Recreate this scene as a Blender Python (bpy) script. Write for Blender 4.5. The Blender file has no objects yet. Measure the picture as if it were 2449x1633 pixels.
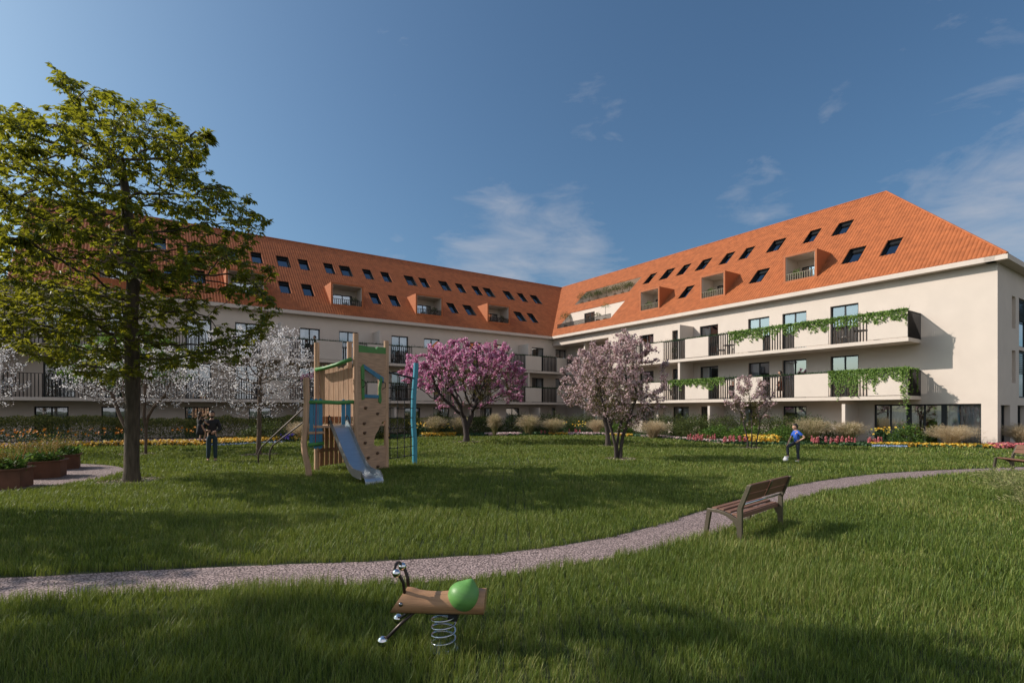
import bpy, bmesh, math, random
import numpy as np
from mathutils import Vector, Matrix
random.seed(7); RNG = np.random.default_rng(7)
SC = bpy.context.scene
COL = SC.collection
R_ = math.radians
PI = math.pi

# ---------------------------------------------------------------- materials
def mat(name, col, rough=0.7, var=0.12, vscale=3.0, bump=0.0, bscale=40.0, metal=0.0, spec=0.4, stretch=None, col2=None):
    m = bpy.data.materials.new(name); m.use_nodes = True
    nt = m.node_tree; b = nt.nodes['Principled BSDF']
    b.inputs['Roughness'].default_value = rough; b.inputs['Metallic'].default_value = metal
    b.inputs['Specular IOR Level'].default_value = spec
    tc = nt.nodes.new('ShaderNodeTexCoord'); mp = nt.nodes.new('ShaderNodeMapping')
    nt.links.new(tc.outputs['Object'], mp.inputs['Vector'])
    if stretch: mp.inputs['Scale'].default_value = stretch
    n = nt.nodes.new('ShaderNodeTexNoise'); n.inputs['Scale'].default_value = vscale; n.inputs['Detail'].default_value = 6
    nt.links.new(mp.outputs[0], n.inputs['Vector'])
    r = nt.nodes.new('ShaderNodeValToRGB'); nt.links.new(n.outputs['Fac'], r.inputs['Fac'])
    c2 = col2 or tuple(min(1, c*(1+var)) for c in col)
    r.color_ramp.elements[0].position = 0.3; r.color_ramp.elements[1].position = 0.7
    r.color_ramp.elements[0].color = tuple(c*(1-var) for c in col)+(1,)
    r.color_ramp.elements[1].color = tuple(c2)+(1,)
    nt.links.new(r.outputs['Color'], b.inputs['Base Color'])
    if bump > 0:
        n2 = nt.nodes.new('ShaderNodeTexNoise'); n2.inputs['Scale'].default_value = bscale; n2.inputs['Detail'].default_value = 4
        nt.links.new(mp.outputs[0], n2.inputs['Vector'])
        bp = nt.nodes.new('ShaderNodeBump'); bp.inputs['Strength'].default_value = bump; bp.inputs['Distance'].default_value = 0.02
        nt.links.new(n2.outputs['Fac'], bp.inputs['Height']); nt.links.new(bp.outputs[0], b.inputs['Normal'])
    return m

def leafmat(name, cols, trans=0.35, tcol=None, rough=0.55, patch=0.0, pscale=0.5, spec=0.25):
    """foliage: colour picked at random per leaf, thin leaves that let light through"""
    m = bpy.data.materials.new(name); m.use_nodes = True
    nt = m.node_tree; b = nt.nodes['Principled BSDF']; out = nt.nodes['Material Output']
    b.inputs['Roughness'].default_value = rough; b.inputs['Specular IOR Level'].default_value = spec
    g = nt.nodes.new('ShaderNodeNewGeometry')
    r = nt.nodes.new('ShaderNodeValToRGB'); cr = r.color_ramp
    while len(cr.elements) < len(cols): cr.elements.new(0.5)
    for i, c in enumerate(cols):
        cr.elements[i].position = i/(len(cols)-1) if len(cols) > 1 else 0; cr.elements[i].color = tuple(c)+(1,)
    src = g.outputs['Random Per Island']
    if patch > 0:
        tc = nt.nodes.new('ShaderNodeTexCoord')
        n = nt.nodes.new('ShaderNodeTexNoise'); n.inputs['Scale'].default_value = pscale; n.inputs['Detail'].default_value = 3
        nt.links.new(tc.outputs['Object'], n.inputs['Vector'])
        ma = nt.nodes.new('ShaderNodeMath'); ma.operation = 'MULTIPLY_ADD'; ma.inputs[1].default_value = patch*2; ma.inputs[2].default_value = -patch
        nt.links.new(n.outputs['Fac'], ma.inputs[0])
        ad = nt.nodes.new('ShaderNodeMath'); ad.operation = 'ADD'; ad.use_clamp = True
        nt.links.new(src, ad.inputs[0]); nt.links.new(ma.outputs[0], ad.inputs[1]); src = ad.outputs[0]
    nt.links.new(src, r.inputs['Fac']); nt.links.new(r.outputs['Color'], b.inputs['Base Color'])
    t = nt.nodes.new('ShaderNodeBsdfTranslucent')
    if tcol:
        mx = nt.nodes.new('ShaderNodeMixRGB'); mx.inputs[0].default_value = 0.7; mx.inputs[2].default_value = tuple(tcol)+(1,)
        nt.links.new(r.outputs['Color'], mx.inputs[1]); nt.links.new(mx.outputs[0], t.inputs['Color'])
    else: nt.links.new(r.outputs['Color'], t.inputs['Color'])
    mix = nt.nodes.new('ShaderNodeMixShader'); mix.inputs[0].default_value = trans
    nt.links.new(b.outputs[0], mix.inputs[1]); nt.links.new(t.outputs[0], mix.inputs[2]); nt.links.new(mix.outputs[0], out.inputs['Surface'])
    return m

def glassmat(name, tint, refl=0.35):
    m = bpy.data.materials.new(name); m.use_nodes = True
    nt = m.node_tree; out = nt.nodes['Material Output']; nt.nodes.remove(nt.nodes['Principled BSDF'])
    tr = nt.nodes.new('ShaderNodeBsdfTransparent'); tr.inputs[0].default_value = tuple(tint)+(1,)
    gl = nt.nodes.new('ShaderNodeBsdfGlossy'); gl.inputs['Roughness'].default_value = 0.01; gl.inputs[0].default_value = (.9, .95, 1, 1)
    tc = nt.nodes.new('ShaderNodeTexCoord'); n = nt.nodes.new('ShaderNodeTexNoise'); n.inputs['Scale'].default_value = 0.7
    nt.links.new(tc.outputs['Object'], n.inputs['Vector'])
    bp = nt.nodes.new('ShaderNodeBump'); bp.inputs['Strength'].default_value = 0.03; bp.inputs['Distance'].default_value = .05
    nt.links.new(n.outputs['Fac'], bp.inputs['Height']); nt.links.new(bp.outputs[0], gl.inputs['Normal'])
    fr = nt.nodes.new('ShaderNodeFresnel'); fr.inputs[0].default_value = 1.5
    ma = nt.nodes.new('ShaderNodeMath'); ma.operation = 'ADD'; ma.use_clamp = True; ma.inputs[1].default_value = refl
    nt.links.new(fr.outputs[0], ma.inputs[0])
    mix = nt.nodes.new('ShaderNodeMixShader'); nt.links.new(ma.outputs[0], mix.inputs[0])
    nt.links.new(tr.outputs[0], mix.inputs[1]); nt.links.new(gl.outputs[0], mix.inputs[2]); nt.links.new(mix.outputs[0], out.inputs['Surface'])
    return m

# ---------------------------------------------------------------- mesh helpers
class MB:
    def __init__(s): s.v = []; s.f = []
    def add(s, vs, fs):
        o = len(s.v); s.v += [tuple(p) for p in vs]; s.f += [tuple(o+i for i in f) for f in fs]; return s
    def quad(s, a, b, c, d): return s.add([a, b, c, d], [(0, 1, 2, 3)])
    def hexa(s, p):
        return s.add(p, [(0, 1, 2, 3), (7, 6, 5, 4), (0, 4, 5, 1), (1, 5, 6, 2), (2, 6, 7, 3), (3, 7, 4, 0)])
    def fbox(s, f, a0, a1, d0, d1, z0, z1):
        return s.hexa([f(a0, d0, z0), f(a1, d0, z0), f(a1, d1, z0), f(a0, d1, z0), f(a0, d0, z1), f(a1, d0, z1), f(a1, d1, z1), f(a0, d1, z1)])
    def box(s, x0, x1, y0, y1, z0, z1):
        return s.fbox(lambda a, d, z: (a, d, z), x0, x1, y0, y1, z0, z1)
    def bar(s, p, q, w, h, up=(0, 0, 1)):
        p, q = Vector(p), Vector(q); d = (q-p).normalized(); up = Vector(up)
        if abs(d.dot(up)) > .98: up = Vector((1, 0, 0))
        sx = d.cross(up).normalized()*(w/2); sy = sx.cross(d).normalized()*(h/2)
        return s.hexa([p-sx-sy, p+sx-sy, p+sx+sy, p-sx+sy, q-sx-sy, q+sx-sy, q+sx+sy, q-sx+sy])
    def tube(s, pts, rad, n=8, cap=True):
        pts = [Vector(p) for p in pts]
        if not hasattr(rad, '__len__'): rad = [rad]*len(pts)
        rings = []; ref = Vector((0.13, 0.21, 1)).normalized()
        vs = []; fs = []
        for i, p in enumerate(pts):
            d = ((pts[min(i+1, len(pts)-1)]-pts[max(i-1, 0)])).normalized()
            a = d.cross(ref)
            if a.length < .15: a = d.cross(Vector((1, 0, .1)))
            a.normalize(); b = d.cross(a); ref = a.cross(d)
            for k in range(n):
                t = 2*PI*k/n; vs.append(p+(a*math.cos(t)+b*math.sin(t))*rad[i])
        for i in range(len(pts)-1):
            for k in range(n): fs.append((i*n+k, i*n+(k+1) % n, (i+1)*n+(k+1) % n, (i+1)*n+k))
        if cap: fs.append(tuple(range(n))[::-1]); fs.append(tuple((len(pts)-1)*n+k for k in range(n)))
        return s.add(vs, fs)
    def sphere(s, c, r, n=12, m=8, sc=(1, 1, 1), fn=None):
        vs = []; fs = []
        for i in range(m+1):
            th = PI*i/m
            for k in range(n):
                ph = 2*PI*k/n; p = Vector((math.sin(th)*math.cos(ph), math.sin(th)*math.sin(ph), math.cos(th)))
                if fn: p = fn(p)
                vs.append((c[0]+p[0]*r*sc[0], c[1]+p[1]*r*sc[1], c[2]+p[2]*r*sc[2]))
        for i in range(m):
            for k in range(n): fs.append((i*n+k, (i+1)*n+k, (i+1)*n+(k+1) % n, i*n+(k+1) % n))
        return s.add(vs, fs)
    def prism(s, outline, to3, t0, t1):
        n = len(outline)
        vs = [to3(x, y, t0) for x, y in outline]+[to3(x, y, t1) for x, y in outline]
        fs = [tuple(range(n)), tuple(range(2*n-1, n-1, -1))]+[(i, (i+1) % n, n+(i+1) % n, n+i) for i in range(n)]
        return s.add(vs, fs)
    def build(s, name, m, parent=None, smooth=False, fix=True, bevel=0):
        me = bpy.data.meshes.new(name); me.from_pydata(s.v, [], s.f)
        if fix or bevel:
            bm = bmesh.new(); bm.from_mesh(me)
            if smooth or bevel: bmesh.ops.remove_doubles(bm, verts=bm.verts, dist=1e-5)
            bmesh.ops.recalc_face_normals(bm, faces=bm.faces)
            if bevel:
                es = [e for e in bm.edges if len(e.link_faces) == 2 and e.calc_face_angle(0) > .6]
                bmesh.ops.bevel(bm, geom=es, offset=bevel, segments=2, affect='EDGES', profile=.5, clamp_overlap=True)
            bm.to_mesh(me); bm.free()
        return link(name, me, m, parent, smooth)

def link(name, me, m, parent=None, smooth=False):
    o = bpy.data.objects.new(name, me); COL.objects.link(o)
    for x in (m if isinstance(m, (list, tuple)) else [m]): me.materials.append(x)
    if smooth: me.polygons.foreach_set('use_smooth', np.ones(len(me.polygons), bool))
    if parent is not None: setparent(o, parent)
    return o
def worldm(o):
    return o.matrix_basis.copy() if o.parent is None else worldm(o.parent) @ o.matrix_parent_inverse @ o.matrix_basis
def setparent(o, p):        # parts are modelled in world space under a thing standing at its base
    o.parent = p; o.matrix_parent_inverse = worldm(p).inverted()
def tag(o, label=None, cat=None, group=None, kind=None):
    if label: o['label'] = label
    if cat: o['category'] = cat
    if group: o['group'] = group
    if kind: o['kind'] = kind
    return o
def thing(name, label, cat, loc=(0, 0, 0), group=None):
    o = bpy.data.objects.new(name, None); COL.objects.link(o); o.location = loc; o.empty_display_size = .2
    return tag(o, label, cat, group)
def copy_tree(o, loc=None, rotz=None, scale=None, label=None, parent=None):
    c = o.copy(); COL.objects.link(c)
    if parent is not None: c.parent = parent
    if loc is not None: c.location = loc
    if rotz is not None: c.rotation_euler = (0, 0, rotz)
    if scale is not None: c.scale = (scale,)*3
    if label: c['label'] = label
    for ch in [x for x in list(COL.objects) if x.parent == o]: copy_tree(ch, parent=c)
    return c

def npmesh(name, V, F, m, parent=None, smooth=False):
    """V (n,3), F list of (k, array) with k verts per face"""
    me = bpy.data.meshes.new(name)
    loops = np.concatenate([f.reshape(-1) for f in F]).astype(np.int32)
    tot = np.concatenate([np.full(len(f), f.shape[1], np.int32) for f in F])
    st = np.concatenate([[0], np.cumsum(tot)[:-1]]).astype(np.int32)
    me.vertices.add(len(V)); me.vertices.foreach_set('co', np.ascontiguousarray(V, dtype=np.float32).reshape(-1))
    me.loops.add(len(loops)); me.loops.foreach_set('vertex_index', loops)
    me.polygons.add(len(tot)); me.polygons.foreach_set('loop_start', st); me.polygons.foreach_set('loop_total', tot)
    me.update(calc_edges=True); me.validate()
    return link(name, me, m, parent, smooth)
def norm(a): return a/np.maximum(np.linalg.norm(a, axis=-1, keepdims=True), 1e-9)
def rnd_dirs(n): return norm(RNG.normal(size=(n, 3)))
def leaves_VF(P, D, N, L, W, fold=0.25, shape=.45):
    """pointed leaves: base P, axis D, upper side N; 2 folded quads each"""
    n = len(P); D = norm(D); S = norm(np.cross(D, N)); N = np.cross(S, D)
    L = np.broadcast_to(np.asarray(L, float).reshape(-1, 1) if np.ndim(L) else np.full((n, 1), L), (n, 1)); W = np.broadcast_to(np.asarray(W, float).reshape(-1, 1) if np.ndim(W) else np.full((n, 1), W), (n, 1))
    mid = P+D*L*shape; tip = P+D*L-N*L*.12
    l = mid+S*W*.5+N*W*fold; r = mid-S*W*.5+N*W*fold; c = mid
    V = np.stack([P, l, tip, r, c], 1).reshape(-1, 3)
    b = (np.arange(n)*5)[:, None]
    F3 = np.concatenate([b+np.array([[0, 4, 1]]), b+np.array([[1, 4, 2]]), b+np.array([[0, 3, 4]]), b+np.array([[3, 2, 4]])])
    return V, F3
def petals_VF(P, N, R):
    """small open flowers: 5-petal star as one shallow cup"""
    n = len(P); N = norm(N); A = norm(np.cross(N, rnd_dirs(n))); B = np.cross(N, A)
    R = np.broadcast_to(np.asarray(R, float).reshape(-1, 1) if np.ndim(R) else np.full((n, 1), R), (n, 1))
    ks = []
    for k in range(5):
        t = 2*PI*k/5; ks.append(P+(A*math.cos(t)+B*math.sin(t))*R+N*R*.35)
    V = np.stack([P]+ks, 1).reshape(-1, 3); b = (np.arange(n)*6)[:, None]
    F = np.concatenate([b+np.array([[0, k+1, (k+1) % 5+1]]) for k in range(5)])
    return V, F
# ---------------------------------------------------------------- camera, light, sky
cam = bpy.data.cameras.new('camera'); co = bpy.data.objects.new('camera', cam); COL.objects.link(co)
cam.sensor_width = 36; cam.lens = 36*1260/2449; cam.shift_y = 164.5/2449; cam.clip_end = 3000; cam.clip_start = .05
co.location = (0, 0, 1.8); co.rotation_euler = (PI/2, 0, 0); SC.camera = co
SUN_EL = R_(33.7); SUN_AZ = math.atan2(-2.15, .157)     # direction towards the sun, clockwise from +Y
ls = bpy.data.lights.new('sun', 'SUN'); ls.energy = 3.9; ls.angle = R_(.5); ls.color = (1, .90, .80)
lo = bpy.data.objects.new('sun', ls); COL.objects.link(lo)
sd = Vector((math.sin(SUN_AZ)*math.cos(SUN_EL), math.cos(SUN_AZ)*math.cos(SUN_EL), math.sin(SUN_EL)))
lo.rotation_euler = sd.to_track_quat('Z', 'Y').to_euler(); lo.location = sd*60
W = bpy.data.worlds.new('World'); SC.world = W; W.use_nodes = True
nt = W.node_tree; bg = nt.nodes['Background']
sky = nt.nodes.new('ShaderNodeTexSky'); sky.sky_type = 'NISHITA'; sky.sun_disc = False
sky.sun_elevation = SUN_EL; sky.sun_rotation = SUN_AZ; sky.air_density = 1.0; sky.dust_density = 3.0; sky.ozone_density = 4.2; sky.altitude = 0
bg.inputs[1].default_value = 0.092
tc = nt.nodes.new('ShaderNodeTexCoord')
def M(op, a, b=None, c=None, clamp=False):
    n = nt.nodes.new('ShaderNodeMath'); n.operation = op; n.use_clamp = clamp
    for i, x in enumerate((a, b, c)):
        if x is None: continue
        if isinstance(x, (int, float)): n.inputs[i].default_value = x
        else: nt.links.new(x, n.inputs[i])
    return n.outputs[0]
sp = nt.nodes.new('ShaderNodeSeparateXYZ'); nt.links.new(tc.outputs['Generated'], sp.inputs[0])
den = M('ADD', M('MAXIMUM', sp.outputs[2], 0.0), .12)
cb = nt.nodes.new('ShaderNodeCombineXYZ'); nt.links.new(M('DIVIDE', sp.outputs[0], den), cb.inputs[0]); nt.links.new(M('DIVIDE', sp.outputs[1], den), cb.inputs[1])
mp = nt.nodes.new('ShaderNodeMapping'); nt.links.new(cb.outputs[0], mp.inputs[0]); mp.inputs['Rotation'].default_value = (0, 0, R_(-28)); mp.inputs['Scale'].default_value = (1.0, 2.2, 1)
nz = nt.nodes.new('ShaderNodeTexNoise'); nz.inputs['Scale'].default_value = 2.0; nz.inputs['Detail'].default_value = 12; nz.inputs['Roughness'].default_value = .62; nz.inputs['Distortion'].default_value = .35
nt.links.new(mp.outputs[0], nz.inputs['Vector'])
def lobe(px, py, w, amp):      # a cloud bank in one part of the sky, by direction
    d = Vector(((px-1224.5)/1260, 1, (981-py)/1260)).normalized()
    vm = nt.nodes.new('ShaderNodeVectorMath'); vm.operation = 'DOT_PRODUCT'; vm.inputs[1].default_value = d
    nt.links.new(tc.outputs['Generated'], vm.inputs[0])
    x = M('DIVIDE', M('SUBTRACT', vm.outputs['Value'], math.cos(w)), 1-math.cos(w), clamp=True)
    return M('MULTIPLY', M('SMOOTH_MIN', x, 1.0, .2), amp)
acc = None
for l in [(1210, 600, R_(10), 1.25), (1360, 640, R_(9), 1.15), (1340, 510, R_(7), .95), (2449, 570, R_(14), 1.3), (2270, 470, R_(8), .9), (1420, 275, R_(6), .85), (1810, 470, R_(6), .85), (2330, 130, R_(9), .7), (2000, 310, R_(6), .7), (930, 595, R_(3), .8), (3100, 700, R_(24), 1.1), (-900, 300, R_(24), .7)]:
    x = lobe(*l); acc = x if acc is None else M('MAXIMUM', acc, x)
nz2 = nt.nodes.new('ShaderNodeTexNoise'); nz2.inputs['Scale'].default_value = 7.5; nz2.inputs['Detail'].default_value = 10; nz2.inputs['Roughness'].default_value = .6; nz2.inputs['Distortion'].default_value = .5
mp2 = nt.nodes.new('ShaderNodeMapping'); mp2.inputs['Rotation'].default_value = (R_(8), R_(14), 0); mp2.inputs['Scale'].default_value = (1, 1, 2.6); nt.links.new(tc.outputs['Generated'], mp2.inputs[0]); nt.links.new(mp2.outputs[0], nz2.inputs['Vector'])
nn = M('MULTIPLY_ADD', nz.outputs['Fac'], .35, M('MULTIPLY', nz2.outputs['Fac'], .65))
cl = M('MULTIPLY', M('ADD', M('SUBTRACT', nn, .53), M('MULTIPLY', M('SUBTRACT', acc, .62), .36)), 3.2, clamp=True)
tint = nt.nodes.new('ShaderNodeMixRGB'); tint.blend_type = 'MULTIPLY'; tint.inputs[0].default_value = 1; tint.inputs[2].default_value = (.76, .95, .98, 1); nt.links.new(sky.outputs[0], tint.inputs[1])
mx = nt.nodes.new('ShaderNodeMixRGB'); nt.links.new(M('MULTIPLY', cl, .56), mx.inputs[0])
nt.links.new(tint.outputs[0], mx.inputs[1]); mx.inputs[2].default_value = (4.6, 4.6, 4.9, 1)
# unseen bright cloud added behind the camera to lift ambient light on the shaded wing
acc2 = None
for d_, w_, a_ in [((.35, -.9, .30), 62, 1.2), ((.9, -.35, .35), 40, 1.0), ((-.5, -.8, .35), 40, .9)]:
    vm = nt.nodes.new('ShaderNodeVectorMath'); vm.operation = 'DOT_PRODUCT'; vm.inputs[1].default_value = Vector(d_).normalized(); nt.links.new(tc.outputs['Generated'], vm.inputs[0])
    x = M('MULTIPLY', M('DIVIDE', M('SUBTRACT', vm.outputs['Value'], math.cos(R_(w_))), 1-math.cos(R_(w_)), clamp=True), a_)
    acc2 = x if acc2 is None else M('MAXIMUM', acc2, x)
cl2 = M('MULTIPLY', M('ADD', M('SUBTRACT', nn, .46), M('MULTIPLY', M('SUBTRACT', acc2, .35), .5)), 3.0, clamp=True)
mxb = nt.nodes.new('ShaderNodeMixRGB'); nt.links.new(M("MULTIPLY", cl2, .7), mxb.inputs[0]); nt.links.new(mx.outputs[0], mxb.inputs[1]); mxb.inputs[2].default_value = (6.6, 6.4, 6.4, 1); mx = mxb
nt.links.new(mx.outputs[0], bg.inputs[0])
SC.view_settings.view_transform = 'Standard'; SC.view_settings.look = 'None'; SC.view_settings.exposure = 0.38; SC.view_settings.gamma = 1
SC.cycles.max_bounces = 8; SC.cycles.transparent_max_bounces = 24; SC.cycles.use_denoising = True

# ---------------------------------------------------------------- materials
m_wall = mat('plaster', (.605, .528, .462), .85, .035, 1.2, .12, 60)
m_roof = mat('roof_tile', (.352, .106, .035), .66, .2, 2.5, .15, 30, spec=.3)
m_orange = mat('orange_cladding', (.37, .112, .036), .72, .05, 3)
m_dark = mat('anthracite_metal', (.022, .024, .027), .45, .1, 5, metal=.3)
m_bronze = mat('bronze_metal', (.024, .021, .020), .45, .1, 5, metal=.4)
m_glass = glassmat('window_glass', (.80, .83, .85), .34)
m_sky_glass = glassmat('skylight_glass', (.12, .14, .17), .22)
m_curtain = mat('curtain', (.74, .73, .74), .9, .05, 4)
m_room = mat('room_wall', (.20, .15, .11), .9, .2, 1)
m_soil = mat('bed_soil', (.055, .038, .025), .95, .4, 6, .5, 30)
m_gravel = None
m_wood = mat('larch_wood', (.50, .315, .20), .65, .22, 3.0, .2, 14, stretch=(6, 6, .6))
m_woodh = mat('larch_panel', (.47, .295, .19), .65, .22, 2.5, .2, 12, stretch=(1, 1, 9))
m_blue = mat('blue_paint', (.045, .20, .33), .5, .08, 4)
m_bluep = mat('blue_pole_paint', (.055, .27, .37), .45, .06, 4)
m_green = mat('green_paint', (.07, .235, .06), .45, .08, 4)
m_steel = mat('steel', (.55, .57, .60), .22, .05, 6, metal=1.0)
m_chrome = mat('chrome', (.75, .75, .76), .06, .02, 6, metal=1.0)
m_pipe = mat('dark_pipe', (.045, .035, .03), .35, .15, 5, metal=.5)
m_rope = mat('black_rope', (.02, .02, .022), .8, .1, 10)
m_hold = mat('climbing_hold', (.10, .055, .03), .6, .1, 10)
m_corten = mat('corten_steel', (.135, .06, .035), .75, .25, 3.5, .1, 30)
m_slat = mat('brown_slat', (.17, .085, .055), .55, .15, 3, .1, 20, stretch=(1, 1, 6))
m_bframe = mat('bench_frame_metal', (.135, .115, .085), .42, .06, 5, metal=.6)
m_bark = mat('bark', (.085, .066, .048), .9, .45, 5, .9, 26, stretch=(3, 3, .5))
m_barkp = mat('blossom_tree_bark', (.13, .092, .066), .9, .3, 6, .5, 30, stretch=(2, 2, .6))
m_barkd = mat('dark_bark', (.06, .047, .042), .9, .3, 6, .5, 30, stretch=(2, 2, .6))

# ---------------------------------------------------------------- building frames
U = Vector((-.568, .823, 0)); V_ = Vector((.823, .568, 0)); I0 = Vector((4.13, 53.56, 0)); TR = 34.1; SLE = 40.25; SLW = 47.0
def FR(t, d, z): return I0-U*t-V_*d+Vector((0, 0, z))          # right wing: t from the inner corner, d out of the wall
def FL(s, d, z): return I0-V_*s-U*d+Vector((0, 0, z))          # left wing
C0 = FR(TR, 0, 0)
def FE(e, d, z): return C0+V_*e-U*d+Vector((0, 0, z))          # end wall at the right
SLO = 7.4/7.8; EZ = 9.2; OV = .45
bld = thing('apartment_building', 'long cream three storey apartment building with two wings and an orange tiled roof', 'building', I0)

def facade(mb, f, a0, a1, z0, z1, ops, d=0.0, rev=.2):
    xs = sorted({a0, a1, *[o[0] for o in ops], *[o[1] for o in ops]}); zs = sorted({z0, z1, *[o[2] for o in ops], *[o[3] for o in ops]})
    xs = [x for x in xs if a0 <= x <= a1]; zs = [z for z in zs if z0 <= z <= z1]
    for i in range(len(xs)-1):
        for j in range(len(zs)-1):
            cx, cz = (xs[i]+xs[i+1])/2, (zs[j]+zs[j+1])/2
            if any(o[0] < cx < o[1] and o[2] < cz < o[3] for o in ops): continue
            mb.quad(f(xs[i], d, zs[j]), f(xs[i+1], d, zs[j]), f(xs[i+1], d, zs[j+1]), f(xs[i], d, zs[j+1]))
    for o in ops:
        r = o[4] if len(o) > 4 else rev
        if r <= 0: continue
        x0, x1, q0, q1 = o[:4]
        for (p, q) in (((x0, q0), (x0, q1)), ((x1, q0), (x1, q1)), ((x0, q0), (x1, q0)), ((x0, q1), (x1, q1))):
            mb.quad(f(p[0], d, p[1]), f(q[0], d, q[1]), f(q[0], d-r, q[1]), f(p[0], d-r, p[1]))

NW = [0]
def window(f, x0, x1, z0, z1, d=0.0, units=2, rev=.2, curtain='rand', name='window'):
    fr = MB(); t = .08; dd0, dd1 = d-rev, d-rev+.07
    fr.fbox(f, x0, x1, dd0, dd1, z1-t, z1); fr.fbox(f, x0, x1, dd0, dd1, z0, z0+t)
    fr.fbox(f, x0, x0+t, dd0, dd1, z0+t, z1-t); fr.fbox(f, x1-t, x1, dd0, dd1, z0+t, z1-t)
    for k in range(1, units):
        c = x0+(x1-x0)*k/units; fr.fbox(f, c-.042, c+.042, dd0, dd1-.01, z0+t, z1-t)
    o = fr.build(name, m_dark, bld)
    p = MB(); p.quad(f(x0+.02, dd0+.03, z0+.02), f(x1-.02, dd0+.03, z0+.02), f(x1-.02, dd0+.03, z1-.02), f(x0+.02, dd0+.03, z1-.02)); p.build('pane', m_glass, o, fix=False)
    NW[0] += 1
    mode = random.choice(['l', 'r', 'both', 'none', 'both', 'l', 'r']) if curtain == 'rand' else curtain
    spans = {'l': [(0, .5)], 'r': [(.5, 1)], 'both': [(0, .32), (.68, 1)], 'none': [], 'full': [(0, 1)], 'garden': [(.13, .33), (.36, .42), (.6, .67), (.69, .80), (.82, .99)]}[mode]
    for a, b in spans:
        c = MB(); A, B = x0+(x1-x0)*a+.03, x0+(x1-x0)*b-.03; n = max(10, int((B-A)/.035)); pr = None
        ph = random.random()*6
        for i in range(n+1):
            x = A+(B-A)*i/n; w = .035*math.sin(ph+i*1.25)+.02*math.sin(i*.53+ph)
            cur = (f(x, dd0-.14+w, z0+.05), f(x, dd0-.14+w, z1-.04))
            if pr: c.quad(pr[0], cur[0], cur[1], pr[1])
            pr = cur
        c.build('curtain', m_curtain, o, smooth=True, fix=False)
    return o

LV = [(5.56, 8.03), (2.56, 5.03)]
rcols = [(9.06, 10.56), (11.5, 13.0), (14.85, 15.7), (17.37, 18.9), (21.21, 22.71), (23.58, 25.1), (26.5, 28.03)]
lcols = [(s0+7.27*k, s0+1.5+7.27*k) for k in range(6) for s0 in (5.47, 8.42)]
lcols = [(1.15, 2.63), (-1.81, -.38)]+[c for c in lcols if c[1] < 45.5]
ZB = -.3
rops = [(0, 7.9, ZB, 8.3, 0)]+[(a, b, z0, z1) for z0, z1 in LV for a, b in rcols]
rg = [(9.2, 10.7), (11.8, 13.0), (14.91, 16.4), (17.42, 18.25), (20.6, 22.1), (23.6, 25.1)]
rops += [(a, b, .02, 2.07) for a, b in rg]+[(28.81, 33.49, .02, 2.13)]
wb = MB(); facade(wb, FR, 0, TR, ZB, 8.98, rops)
lops = [(a, b, z0, z1) for z0, z1 in LV for a, b in lcols]
lg = [(-.38, .1), (4.14, 5.68), (7.3, 8.6), (11.8, 13.37), (14.6, 16.0), (19, 20.5), (22.1, 23.6), (26.4, 27.9), (30.3, 31.8), (34.75, 36.25), (37.82, 39.39), (42.1, 43.6)]
lops += [(a, b, .02, 2.03) for a, b in lg]
facade(wb, FL, -1.9, SLW, ZB, 8.98, lops)
# recess of the right wing at the inner corner
rec = [(5.0, 6.5, z0, z1) for z0, z1 in LV]+[(3.2, 4.4, .02, 2.03)]
facade(wb, FR, 0, 7.9, ZB, 8.3, rec, d=-1.9)
wb.quad(FR(7.9, 0, ZB), FR(7.9, -1.9, ZB), FR(7.9, -1.9, 8.3), FR(7.9, 0, 8.3)); wb.quad(FR(0, 0, 8.3), FR(7.9, 0, 8.3), FR(7.9, -1.9, 8.3), FR(0, -1.9, 8.3))
eops = [(2.44, 3.12, 6.0, 7.65, .3), (2.44, 3.12, 3.2, 4.87, .3), (3.75, 7.2, 5.15, 7.7), (3.75, 7.2, 2.46, 4.96), (.53, 2.14, .02, 2.06, .35), (3.48, 5.1, .02, 2.06, .35)]
facade(wb, FE, 0, 14.7, ZB, 8.98, eops)
for z0, z1 in ((6.0, 7.65), (3.2, 4.87)): wb.quad(FE(2.44, -.3, z0), FE(3.12, -.3, z0), FE(3.12, -.3, z1), FE(2.44, -.3, z1))
# hidden sides: back of both wings and the gable at the far left
wb.quad(FR(-14.7, -14.7, ZB), FR(TR, -14.7, ZB), FR(TR, -14.7, 8.98), FR(-14.7, -14.7, 8.98))
wb.quad(FL(-14.7, -14.7, ZB), FL(SLW, -14.7, ZB), FL(SLW, -14.7, 8.98), FL(-14.7, -14.7, 8.98))
wb.quad(FL(SLW, 0, ZB), FL(SLW, -14.7, ZB), FL(SLW, -14.7, 8.98), FL(SLW, 0, 8.98)); wb.quad(FL(SLE, 0, 8.98), FL(SLW, 0, 8.98), FL(SLW, -14.7, 8.98), FL(SLE, -14.7, 8.98))
wb.add([FL(SLE, 0, ZB), FL(SLE, -14.7, ZB), FL(SLE, -14.7, 8.98), FL(SLE, OV-7.8, 16.55), FL(SLE, 0, 8.98)], [(0, 1, 2, 3, 4)])
wb.build('wall', m_wall, bld, fix=False)
for o in rops[1:]: window(FR, *o[:4], units=(6 if o[0] == 28.81 else 2 if o[1]-o[0] > 1 else 1), curtain=('rand' if o[3] < 8 else random.choice(['l', 'r', 'none'])) if o[0] != 28.81 else 'garden')
for o in lops: window(FL, *o[:4], units=2 if o[1]-o[0] > 1 else 1)
for o in rec: window(FR, *o, d=-1.9)
for o in eops[2:]: window(FE, *o[:4], units=2, rev=.3 if o[3] < 3 else .2)
lv = MB()
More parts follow.
